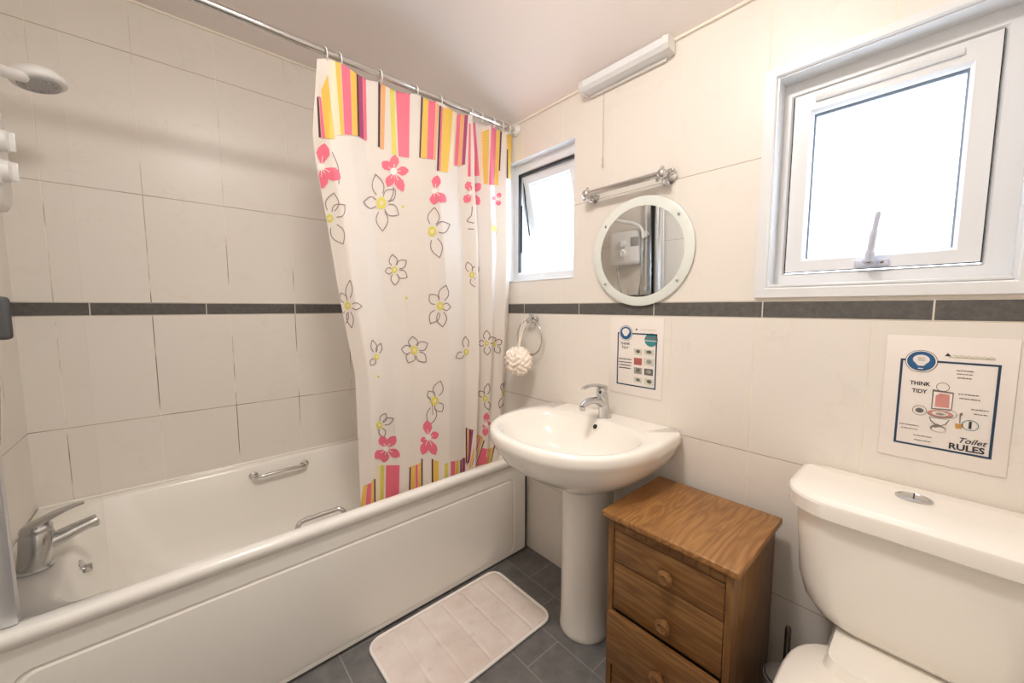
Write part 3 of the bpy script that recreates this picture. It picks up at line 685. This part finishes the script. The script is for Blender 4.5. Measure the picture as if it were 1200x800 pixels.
for j in range(k+1):
    t_ = max(.05, min(PI-.05, PI*j/k)); L = []
    for i in range(n):
        ph = 2*PI*i/n; r_ = .062*(1+.08*math.sin(13*ph+5*math.sin(t_*4))*math.sin(t_)+.07*math.sin(t_*16+2*math.sin(ph*6)))
        L.append((pc.x+r_*1.05*math.sin(t_)*math.cos(ph), pc.y+.85*r_*math.sin(t_)*math.sin(ph), pc.z+r_*math.cos(t_)*1.02))
    loops.append(L)
g.loft(loops); g.build('net', 'net', pf, 180)
g = MB()
for dx in (-.004, .005):
    g.tube(spline([(pc.x+dx, pc.y, pc.z+.055), (.765+dx, -.070, 1.06), (.762+dx*2, -.050, 1.118), (.764+dx, -.045, 1.146)]), .0022, 8)
g.build('cord', 'net', pf)

# ================================================================ BASIN on a pedestal
BX = 1.226
bs = thing('pedestal_basin', (BX, -.20, 0), 'white pedestal washbasin below the round mirror', 'basin')
NB = 64
def basin_loop(sx, sy, z, yo=0.0):
    pts = []
    for i in range(NB):
        a = 2*PI*i/NB; c, s_ = math.cos(a), math.sin(a)       # a=0 right, 90deg = back
        if s_ >= 0:
            e = 18.0; hw, dp = .302, .205
        else:
            e = 2.25; hw, dp = .300, .312
        k = (abs(c)**e+abs(s_)**e)**(-1/e); x = hw*c*k; y = -.210+dp*s_*k
        if s_ > 0: x *= 1-(.11 if c < 0 else .05)*max(0, min(1, (y+.19)/.185))**1.4
        pts.append((BX+x*sx, yo+(y*sy if y < -.006 else -.004), z))
    return pts
def bowl_loop(hw, yb, yf, z, e=2.3):
    pts = []; yc = lerp(yb, yf, .42)
    for i in range(NB):
        a = 2*PI*i/NB; c, s_ = math.cos(a), math.sin(a); k = (abs(c)**e+abs(s_)**e)**(-1/e)
        pts.append((BX+hw*c*k, yc+((yb-yc) if s_ >= 0 else (yc-yf))*s_*k, z))
    return pts
mb = MB()
mb.loft([basin_loop(.30, .50, .545), basin_loop(.42, .58, .575), basin_loop(.62, .72, .612), basin_loop(.80, .86, .655), basin_loop(.90, .935, .69), basin_loop(.955, .972, .722), basin_loop(.975, .985, .738), basin_loop(.995, .997, .748), basin_loop(1, 1, .758), basin_loop(1, 1, .772), basin_loop(.992, .994, .781), basin_loop(.975, .982, .785),
         bowl_loop(.262, -.100, -.487, .785, 2.5), bowl_loop(.255, -.108, -.479, .781), bowl_loop(.245, -.114, -.468, .766), bowl_loop(.222, -.130, -.44, .725), bowl_loop(.18, -.16, -.40, .685), bowl_loop(.11, -.20, -.35, .662), bowl_loop(.03, -.245, -.30, .656)], True, True)
mb.build('bowl', 'ceramic', bs, 60)
mb = MB(); px_, py_ = 1.236, -.172
mb.loft([[(px_+r_*1.0*math.cos(2*PI*i/40), py_+r_*math.sin(2*PI*i/40)*(1.0 if math.sin(2*PI*i/40) < 0 else 1.3), z) for i in range(40)] for r_, z in ((.091, 0.001), (.093, .005), (.092, .02), (.0895, .05), (.089, .12), (.089, .3), (.089, .45), (.091, .53), (.097, .58))])
mb.build('pedestal', 'ceramic', bs, 50)
mb = MB(); od = Vector((0, -.85, .5)).normalized(); oc = at(698, 500, 1, -.119)
mb.lathe([(.014, -.001), (.014, .0025), (.0095, .0035)], oc, od, 24); mb.build('overflow_ring', 'ceramic', bs)
mb = MB(); mb.lathe([(.0095, -.002), (.0092, .0038)], oc, od, 24); mb.build('overflow_hole', 'dark', bs)
mb = MB(); mb.lathe([(.03, 0), (.03, .004), (.02, .006)], (BX, -.272, .656), (0, 0, 1), 24); mb.build('waste', 'chrome', bs)

bt = thing('basin_mixer_tap', (1.236, -.082, .785), 'chrome single lever mixer tap on the back ledge of the washbasin', 'tap')
g = MB(); cx = 1.236
g.loft([[(cx+rx*math.cos(2*PI*k/28), y+ry*math.sin(2*PI*k/28), z) for k in range(28)] for rx, ry, y, z in
        ((.026, .026, -.068, .7855), (.026, .026, -.068, .790), (.021, .023, -.070, .796), (.020, .022, -.077, .83), (.020, .024, -.085, .865), (.020, .024, -.089, .882), (.016, .018, -.09, .890))])
g.build('body', 'chrome2', bt)
g = MB(); p = spline([(cx, -.082, .835), (cx, -.12, .856), (cx, -.165, .862), (cx, -.207, .849)], 6); g.tube(p, [.018-.005*i/(len(p)-1) for i in range(len(p))], 16, flat=.85); g.lathe([(.0105, 0), (.011, .014)], (cx, -.204, .834), (0, 0, 1), 18); g.build('spout', 'chrome2', bt)
g = MB(); g.ball((cx, -.088, .894), .020, .024, .014); p = spline([(cx, -.075, .902), (cx, -.12, .914), (cx, -.17, .918), (cx, -.205, .912)], 6); g.tube(p, [.018-.009*i/(len(p)-1) for i in range(len(p))], 14, flat=.42); g.build('lever', 'chrome2', bt)
g = MB(); g.lathe([(.0045, 0), (.0045, .002)], (cx+.008, -.111, .888), (.3, -1, .1), 12); g.build('indicator', 'dark', bt)

# ================================================================ CHEST OF DRAWERS
ch = thing('chest_of_drawers', (1.632, -.215, 0), 'small oak veneer chest of drawers between basin and toilet', 'chest of drawers')
X0, X1, Yk, Yf = 1.468, 1.796, -.055, -.372
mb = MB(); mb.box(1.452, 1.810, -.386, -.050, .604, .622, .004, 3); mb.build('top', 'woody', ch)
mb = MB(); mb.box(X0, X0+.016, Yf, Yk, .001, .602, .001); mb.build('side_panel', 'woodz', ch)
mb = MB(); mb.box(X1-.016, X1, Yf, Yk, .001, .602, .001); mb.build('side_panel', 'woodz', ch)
mb = MB(); mb.box(X0+.016, X1-.016, Yk-.012, Yk, .001, .602); mb.build('back_panel', 'woodz', ch)
mb = MB(); mb.box(X0+.016, X1-.016, Yf+.004, Yf+.02, .572, .603)
for i in range(9): mb.box(X0+.02+i*.0325, X0+.048+i*.0325, Yf+.0015, Yf+.006, .577, .595, .001)
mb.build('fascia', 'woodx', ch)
mb = MB(); mb.box(X0+.016, X1-.016, Yf+.02, Yf+.035, .001, .60); mb.build('drawer_recess_shade', 'dark', ch)  # near-black sheet, paints the shade seen between the drawer fronts
for za, zb, out in ((.478, .570, 0), (.335, .475, 0), (.182, .337, .024), (.03, .172, 0)):
    y0 = Yf+.003-out
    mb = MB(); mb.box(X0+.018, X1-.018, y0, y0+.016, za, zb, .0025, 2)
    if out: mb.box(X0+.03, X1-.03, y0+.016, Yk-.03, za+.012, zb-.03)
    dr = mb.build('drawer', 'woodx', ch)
    if out: dr['label'] = 'drawer pulled slightly out'
    kz = (za+zb)/2-(.004 if za > .4 else .016 if za > .3 else .0)
    mb = MB(); mb.lathe([(.008, 0), (.008, .008), (.016, .013), (.020, .019), (.019, .025), (.012, .029), (.010, .0275), (.003, .027)], (1.645, y0, kz), (0, -1, 0), 28); mb.build('knob', 'knob', dr)

# ================================================================ TOILET
TX = 2.062
tl = thing('toilet', (TX, -.35, 0), 'white close coupled toilet below the large notice', 'toilet')
def dl(hw, yb, yf, rf, z, rb=.02): return rrect(TX-hw, TX+hw, yf, yb, (rf, rf, rb, rb), z, 10)
mb = MB(); mb.loft([dl(.105, -.03, -.165, .05, .462), dl(.135, -.022, -.180, .06, .468), dl(.162, -.018, -.194, .07, .484), dl(.182, -.016, -.203, .075, .512), dl(.194, -.015, -.210, .078, .56), dl(.203, -.014, -.216, .08, .68), dl(.206, -.014, -.218, .08, .737)]); mb.build('cistern', 'ceramic', tl, 50)
mb = MB(); mb.loft([dl(.205, -.010, -.220, .085, .735), dl(.217, -.007, -.234, .093, .7355), dl(.2215, -.006, -.239, .097, .739), dl(.2235, -.006, -.241, .098, .768), dl(.2215, -.0065, -.239, .097, .774), dl(.2155, -.009, -.232, .093, .7795), dl(.206, -.012, -.222, .088, .783), dl(.12, -.05, -.15, .05, .787)]); lid = mb.build('cistern_lid', 'ceramic', tl, 24)
mb = MB(); bc = (2.050, -.100); mb.loft([[(bc[0]+rx*math.cos(2*PI*k/28), bc[1]+ry*math.sin(2*PI*k/28), z) for k in range(28)] for rx, ry, z in ((.029, .023, .7868), (.029, .023, .791), (.025, .019, .7935), (.024, .018, .792), (.012, .009, .7935))]); mb.build('flush_button', 'chrome2', lid)
mb = MB(); mb.box(bc[0]-.0012, bc[0]+.0012, bc[1]-.017, bc[1]+.017, .7925, .7942); mb.build('button_split', 'dark', lid)
def pl(hw, yb, yf, z, e=2.4):
    pts = []; yc = lerp(yb, yf, .38)
    for i in range(56):
        a = 2*PI*i/56; c, s_ = math.cos(a), math.sin(a); ee = e if s_ < 0 else 3.0; k = (abs(c)**ee+abs(s_)**ee)**(-1/ee)
        pts.append((TX+hw*c*k, yc+((yb-yc) if s_ >= 0 else (yc-yf))*s_*k, z))
    return pts
mb = MB(); mb.loft([pl(.10, -.06, -.50, .001), pl(.105, -.055, -.51, .01), pl(.10, -.06, -.50, .05), pl(.105, -.06, -.52, .16), pl(.13, -.06, -.56, .27), pl(.162, -.12, -.62, .35), pl(.172, -.16, -.64, .385), pl(.172, -.17, -.64, .398)])
mb.loft([rrect(TX-.122, TX+.122, -.30, -.012, (.03, .03, .015, .015), z, 6) for z in (.24, .43)]+[rrect(TX-.112, TX+.112, -.29, -.02, (.03, .03, .015, .015), .463, 6)])
mb.build('pan', 'ceramic', tl, 50)
mb = MB(); mb.loft([pl(.172, -.182, -.645, .400), pl(.178, -.178, -.652, .404), pl(.178, -.178, -.652, .414), pl(.174, -.182, -.648, .418)]); mb.build('seat', 'seatpl', tl, 50)
mb = MB(); mb.loft([pl(.174, -.184, -.648, .4185), pl(.179, -.178, -.654, .422), pl(.179, -.178, -.654, .430), pl(.172, -.185, -.645, .436), pl(.12, -.24, -.58, .440), pl(.03, -.36, -.44, .441)]); mb.build('seat_lid', 'seatpl', tl, 50)
for dx in (-.075, .075):
    mb = MB(); mb.tube([(TX+dx-.018, -.192, .442), (TX+dx+.018, -.192, .442)], .010, 14); mb.build('hinge', 'seatpl', tl)

# ================================================================ TOILET BRUSH
bh = thing('brush_holder', (1.862, -.175, 0), 'pale grey toilet brush holder on the floor between chest and toilet', 'brush holder')
g = MB(); hx, hy = 1.862, -.175
g.lathe([(.040, 0.001), (.043, .006), (.045, .20), (.046, .262), (.047, .268), (.044, .270), (.042, .264), (.040, .02)], (hx, hy, 0), (0, 0, 1), 36); g.build('pot', 'plg', bh)
tb = thing('toilet_brush', (hx, hy, .03), 'toilet brush standing in its holder with a dark metal handle', 'toilet brush')
g = MB(); g.lathe([(.041, .271), (.041, .275), (.034, .279), (.018, .282), (.012, .292), (.008, .296)], (hx, hy, 0), (0, 0, 1), 32); g.build('lid', 'plg', tb)
g = MB(); g.lathe([(.0072, .29), (.0068, .33), (.0068, .400), (.0055, .408), (.002, .410)], (hx, hy, 0), (0, 0, 1), 20); g.build('handle', 'darkchrome', tb)
g = MB(); g.lathe([(.006, .272), (.006, .13), (.028, .12), (.033, .09), (.030, .05), (.012, .035)], (hx, hy, 0), (0, 0, 1), 24); g.build('bristle_head', 'plw', tb)

# ================================================================ BATH MAT
g = MB(); mx = bpy.data.materials.new('mat pile'); mx.use_nodes = True; q = NT(mx); nt = mx.node_tree; b = nt.nodes['Principled BSDF']
tc = nt.nodes.new('ShaderNodeTexCoord'); nz = q.noise(tc.outputs['Object'], 9, 5, .6); fz = q.noise(tc.outputs['Object'], 420, 2)
c = q.mix(q.ramp(nz, .35, .7), srgb(240, 228, 221), srgb(226, 210, 201)); c = q.mix(q.ramp(q.noise(tc.outputs['Object'], 30, 3), .62, .75, 0, .3), c, srgb(198, 176, 164))
nt.links.new(c, b.inputs['Base Color']); b.inputs['Roughness'].default_value = .95; b.inputs['Sheen Weight'].default_value = .4
bp = nt.nodes.new('ShaderNodeBump'); bp.inputs['Strength'].default_value = .5; bp.inputs['Distance'].default_value = .003; nt.links.new(fz, bp.inputs['Height']); nt.links.new(bp.outputs[0], b.inputs['Normal'])
M_['mat'] = mx; M_['matedge'] = P('mat piping', srgb(248, 243, 238), .9, noise=.02, nscale=200, bump=.3, bscale=500)
mt = thing('bath_mat', (.95, -.53, 0), 'pale pink bath mat with white piping on the floor beside the bathtub', 'bath mat')
MX0, MX1, MY0, MY1 = .786, 1.134, -.825, -.243
ny, nx = 150, 60; vs = []; fs = []
seams = [MY0+(MY1-MY0)*k/6 for k in range(1, 6)]; sx_ = [MX0+(MX1-MX0)*k/3 for k in (1, 2)]
def corner(x, y, r=.045):
    dx = max(MX0+r-x, 0, x-(MX1-r)); dy = max(MY0+r-y, 0, y-(MY1-r))
    if dx > 0 and dy > 0:
        d = math.hypot(dx, dy)
        if d > r:
            k = r/d; cx_ = MX0+r if x < MX0+r else MX1-r; cy_ = MY0+r if y < MY0+r else MY1-r; return cx_+(x-cx_)*k, cy_+(y-cy_)*k
    return x, y
for j in range(ny+1):
    for i in range(nx+1):
        x = lerp(MX0, MX1, i/nx); y = lerp(MY0, MY1, j/ny); x2, y2 = corner(x, y)
        e = min(x-MX0, MX1-x, y-MY0, MY1-y); z = .006+.008*min(1, e/.02)
        for s_ in seams: z -= .0035*math.exp(-((y-s_)/.0045)**2)
        for s_ in sx_: z -= .002*math.exp(-((x-s_)/.0045)**2)
        vs.append((x2, y2, z))
fs = [(j*(nx+1)+i, j*(nx+1)+i+1, (j+1)*(nx+1)+i+1, (j+1)*(nx+1)+i) for j in range(ny) for i in range(nx)]
g.add(vs, fs); o = len(g.v); g.loft([[(x, y, z) for x, y, _ in rrect(MX0, MX1, MY0, MY1, .045, 0, 10)] for z in (.0015, .006)], True, False)
g.build('pile', 'mat', mt, 60)
g = MB(); L = rrect(MX0-.002, MX1+.002, MY0-.002, MY1+.002, .047, .0075, 10); L.append(L[0]); g.tube(L, .0055, 10, False); g.build('piping', 'matedge', mt)

# ================================================================ NOTICES on the wall
YN = -.0035
def txt(mb, s, c, size, mi, sx=1.0, bold=0, y=YN, rotz=0, shear=0):
    cu = bpy.data.curves.new('t', 'FONT'); cu.body = s; cu.size = size; cu.align_x = 'CENTER'; cu.align_y = 'CENTER'; cu.offset = bold; cu.shear = shear; cu.resolution_u = 3
    ob = bpy.data.objects.new('t', cu); COL.objects.link(ob); bpy.context.view_layer.update()
    me = bpy.data.meshes.new_from_object(ob.evaluated_get(bpy.context.evaluated_depsgraph_get()))
    mb.add([(c[0]+v.co.x*sx, y, c[1]+v.co.y+rotz*v.co.x) for v in me.vertices], [tuple(p.vertices) for p in me.polygons], mi)
    bpy.data.objects.remove(ob); bpy.data.curves.remove(cu); bpy.data.meshes.remove(me)
def flat(mb, pts, mi, y=YN): mb.add([(p[0], y, p[1]) for p in pts], [tuple(range(len(pts)))], mi)
def bar(mb, x0, x1, z0, z1, mi, y=YN): flat(mb, [(x0, z0), (x1, z0), (x1, z1), (x0, z1)], mi, y)
def ell(mb, cx, cz, rx, rz, mi, y=YN, n=32): flat(mb, [(cx+rx*math.cos(2*PI*k/n), cz+rz*math.sin(2*PI*k/n)) for k in range(n)], mi, y)
def ering(mb, cx, cz, rx, rz, w, mi, y=YN, n=40):
    vs = []
    for k in range(n):
        a = 2*PI*k/n; vs += [(cx+rx*math.cos(a), y, cz+rz*math.sin(a)), (cx+(rx-w)*math.cos(a), y, cz+(rz-w)*math.sin(a))]
    mb.add(vs, [(2*k, 2*((k+1) % n), 2*((k+1) % n)+1, 2*k+1) for k in range(n)], mi)
def wob(mb, x0, x1, z, h, mi, y=YN, seed=1):
    """a line of tiny unreadable print"""
    r_ = random.Random(seed); x = x0
    while x < x1:
        w = r_.uniform(.0022, .0055); bar(mb, x, min(x+w, x1), z-h/2*r_.uniform(.7, 1), z+h/2*r_.uniform(.7, 1), mi, y); x += w+r_.uniform(.0004, .0012)
def sheet(name, x0, x1, z0, z1, label):
    o = thing(name, ((x0+x1)/2, -.001, z0), label, 'notice')
    g = MB(); g.box(x0, x1, -.0028, -.001, z0, z1, .0006); g.build('paper', 'paper', o); return o
def wp(u, v): p = at(u, v, 1, YN); return (p.x, p.z)
def border(o, c, w, mat):
    (a, b_, c_, d) = c   # TL TR BR BL corners, straightened
    xl = (a[0]+d[0])/2; xr = (b_[0]+c_[0])/2; zt = (a[1]+b_[1])/2; zb = (c_[1]+d[1])/2
    g = MB(); bar(g, xl, xr, zt-w, zt, 0); bar(g, xl, xr, zb, zb+w, 0); bar(g, xl, xl+w, zb+w, zt-w, 0); bar(g, xr-w, xr, zb+w, zt-w, 0); g.build('printed_border', mat, o)
    return xl, xr, zb, zt
INKS = ['navy', 'blue', 'paper', 'ink', 'greyink', 'greenink', 'pinkink', 'redink', 'orangeink', 'teal', 'photo1', 'photo2', 'photo3']
def bulb(g, cx, cz, r, y):
    flat(g, [(cx+r*.98*math.cos(a), cz+r*.15+r*.80*math.sin(a)) for a in np.linspace(-.75, PI+.75, 22)]+[(cx-r*.32, cz-r*.92), (cx+r*.32, cz-r*.92)], 2, y)
# the large notice
s1 = sheet('toilet_notice', 1.9815, 2.175, .846, 1.134, 'large laminated notice with a toilet drawing on the wall above the cistern')
xl, xr, zb, zt = border(s1, (wp(1056, 420), wp(1175, 427.5), wp(1161, 538), wp(1046.5, 517.5)), .0042, 'navy')
ec = wp(1079.5, 423); g = MB(); ell(g, *ec, .0255, .0255, 0, YN-.0004); ering(g, *ec, .0245, .0245, .0022, 2, YN-.0007); ell(g, *ec, .0212, .0212, 1, YN-.001); bulb(g, ec[0], ec[1]+.002, .0135, YN-.0013)
bar(g, ec[0]-.004, ec[0]+.004, ec[1]-.0175, ec[1]-.0155, 2, YN-.0013)
for i, zz in enumerate((.006, .003, 0)): wob(g, ec[0]-.005, ec[0]+.006, ec[1]+zz+.002, .0013, 4, YN-.0016, i)
g.build('light_bulb_emblem', INKS, s1)
g = MB(); tc_ = wp(1081, 449.5); txt(g, 'THINK', (tc_[0]-.004, tc_[1]), .0125, 3, .84, .0003); tc_ = wp(1081, 458.5); txt(g, 'TIDY', (tc_[0]-.005, tc_[1]), .0125, 3, .84, .0003)
g.build('heading', INKS, s1); g = MB(); tc_ = wp(1138, 518); txt(g, 'Toilet', tc_, .0165, 3, 1.0, .0002, shear=.35); tc_ = wp(1132, 526); txt(g, 'RULES', (tc_[0], tc_[1]+.0005), .0185, 3, 1.0, .0006); g.build('title', INKS, s1)
g = MB()
for i, (u0, v0, u1) in enumerate([(1121, 434, 1142), (1121.5, 438, 1140), (1122, 442.5, 1139), (1123, 461.5, 1148), (1124, 466.5, 1149), (1138, 479.5, 1159), (1141, 485, 1158), (1054, 495.5, 1077), (1056, 500, 1075), (1070, 509, 1092), (1071, 514.5, 1091)]):
    a = wp(u0, v0); b_ = wp(u1, v0+(u1-u0)*.08); wob(g, a[0], b_[0], a[1], .0024, 4, YN, i)
g.build('small_print', INKS, s1); g = MB(); a = wp(1117, 416.5); b_ = wp(1167, 420)
flat(g, [(wp(1107, 417)[0], wp(1107, 417)[1]), (wp(1115, 417.5)[0], wp(1115, 417.5)[1]), (wp(1111, 413.5)[0], wp(1111, 413.5)[1])], 3)
x = a[0]; r_ = random.Random(5); xx = np.linspace(a[0], b_[0], 46)
pts = [(xq, a[1]-.0008+.0022*math.sin(i*1.9)+.0012*math.sin(i*.8)) for i, xq in enumerate(xx)]
for i in range(len(pts)-1):
    (xa, za), (xb, zb2) = pts[i], pts[i+1]; g.add([(xa, YN, za-.0005), (xb, YN, zb2-.0005), (xb, YN, zb2+.0005), (xa, YN, za+.0005)], [(0, 1, 2, 3)], 5)
bar(g, a[0]-.006, b_[0], a[1]-.0046, a[1]-.0036, 5)
g.build('logo', INKS, s1)
g = MB(); y1, y2, y3 = YN, YN-.0003, YN-.0006
def Q(mb, uv, mi, y): flat(mb, [wp(*p) for p in uv], mi, y)
c = wp(1105, 453.5); ering(g, *c, .010, .010, .001, 4, y1)
Q(g, [(1093, 456), (1118, 460), (1115.5, 481), (1091, 479)], 4, y1); Q(g, [(1094.5, 458.5), (1116.5, 461.5), (1114.3, 479.5), (1092.5, 477.8)], 2, y2); Q(g, [(1096.5, 463.5), (1102, 460.5), (1113, 462.5), (1112, 478), (1095.5, 476)], 6, y3)
c = wp(1101.5, 485); ell(g, c[0], c[1], .0195, .0085, 4, y2); ell(g, c[0], c[1]+.001, .0185, .0072, 6, y3); ell(g, c[0], c[1]+.001, .012, .0048, 2, y3-.0003); ell(g, c[0], c[1]+.0005, .007, .003, 10, y3-.0006)
Q(g, [(1088.5, 488), (1113, 492), (1109, 497), (1102, 499.5), (1095, 497), (1090, 492.5)], 4, y1); Q(g, [(1090, 489), (1111.5, 492.2), (1107.5, 496.5), (1102, 498.5), (1096, 496), (1091, 491.5)], 2, y2)
c = wp(1099, 502); ell(g, c[0], c[1], .012, .0072, 4, y1-.0008); ell(g, c[0]+.001, c[1]-.0012, .0102, .0055, 2, y1-.0011); Q(g, [(1090, 499), (1098, 496), (1104, 499), (1096, 501)], 4, y1-.0014)
c = wp(1077.5, 480.5); ering(g, *c, .0115, .0115, .001, 4, y1); ell(g, c[0], c[1], .0065, .0055, 11, y2)
c = wp(1114.5, 485.5); ering(g, *c, .0085, .0095, .0008, 4, y1-.0012)
c = wp(1137, 498.5); ering(g, *c, .012, .0115, .0013, 9, y1); bar(g, c[0]-.002, c[0]+.0018, c[1]-.0075, c[1]+.0085, 3, y2)
Q(g, [(1119, 496), (1128.5, 497), (1127, 502.5), (1119.5, 502)], 8, y1); Q(g, [(1124.6, 484.5), (1127.4, 483), (1128.5, 485.5), (1126, 487.5), (1125.3, 496), (1124, 496)], 4, y2)
g.build('toilet_drawing', INKS, s1)
# the small notice
s2 = sheet('basin_notice', 1.208, 1.426, .872, 1.160, 'small laminated notice with rows of photographs on the wall beside the basin tap')
xl, xr, zb, zt = border(s2, (wp(724, 389), wp(770.5, 391.5), wp(768, 457), wp(722.5, 449)), .0048, 'navy')
g = MB(); ec = wp(733.5, 390); ell(g, *ec, .0285, .0285, 0, YN-.0004); ering(g, *ec, .027, .027, .003, 2, YN-.0007); ell(g, *ec, .0232, .0232, 1, YN-.001); bulb(g, ec[0], ec[1]+.003, .0155, YN-.0013); g.build('light_bulb_emblem', INKS, s2)
g = MB(); c = wp(732.5, 402.5); txt(g, 'THINK', c, .0140, 3, .95, .0001); c = wp(732.5, 407.2); txt(g, 'TIDY', c, .0140, 3, .95, .0001); g.build('heading', INKS, s2)
g = MB(); c = wp(763, 398.5); ell(g, *c, .0255, .0235, 9, YN); bar(g, c[0]-.024, c[0]+.024, c[1]-.004, c[1]-.0015, 2, YN-.0004); bar(g, c[0]-.022, c[0]+.022, c[1]+.004, c[1]+.010, 4, YN-.0004); g.build('round_badge', INKS, s2)
g = MB()
for i, (u0, v0, u1) in enumerate([(725.5, 419, 740), (725.5, 422.7, 740), (725.5, 426, 739.5), (725.5, 429.3, 739)]):
    a = wp(u0, v0); b_ = wp(u1, v0); wob(g, a[0], b_[0], a[1]-.002, .0042, 3, YN, 20+i)
g.build('small_print', INKS, s2); g = MB(); a = wp(750, 386); b_ = wp(769, 387.5); xx = np.linspace(a[0], b_[0], 40); pts = [(xq, a[1]-.001+.0026*math.sin(i*1.9)) for i, xq in enumerate(xx)]
for i in range(len(pts)-1):
    (xa, za), (xb, zb2) = pts[i], pts[i+1]; g.add([(xa, YN, za-.0006), (xb, YN, zb2-.0006), (xb, YN, zb2+.0006), (xa, YN, za+.0006)], [(0, 1, 2, 3)], 5)
c = wp(746, 386); flat(g, [(c[0]-.005, c[1]-.003), (c[0]+.005, c[1]-.003), (c[0], c[1]+.006)], 3)
g.build('logo', INKS, s2)
for (u0, v0, u1, v1, mi, dot) in [(743, 408, 752, 416, 12, 11), (754.5, 409, 766, 416.5, 12, 11), (743, 419, 752, 428, 7, None), (754.5, 419.5, 766, 429, 12, 10), (743, 430, 752, 438.5, 10, 11), (755, 431.5, 765, 440.5, 11, 10), (743, 441.5, 752, 449, 12, 11), (755, 443, 766, 452, 12, 11)]:
    a = wp(u0, v0); b_ = wp(u1, v1); g = MB(); x0, x1, z0, z1 = a[0], b_[0], min(a[1], b_[1]), max(a[1], b_[1]); bar(g, x0, x1, z0, z1, mi)
    if dot: ell(g, lerp(x0, x1, .52), lerp(z0, z1, .55), (x1-x0)*.27, (z1-z0)*.30, dot, YN-.0004)
    g.build('photograph', INKS, s2)
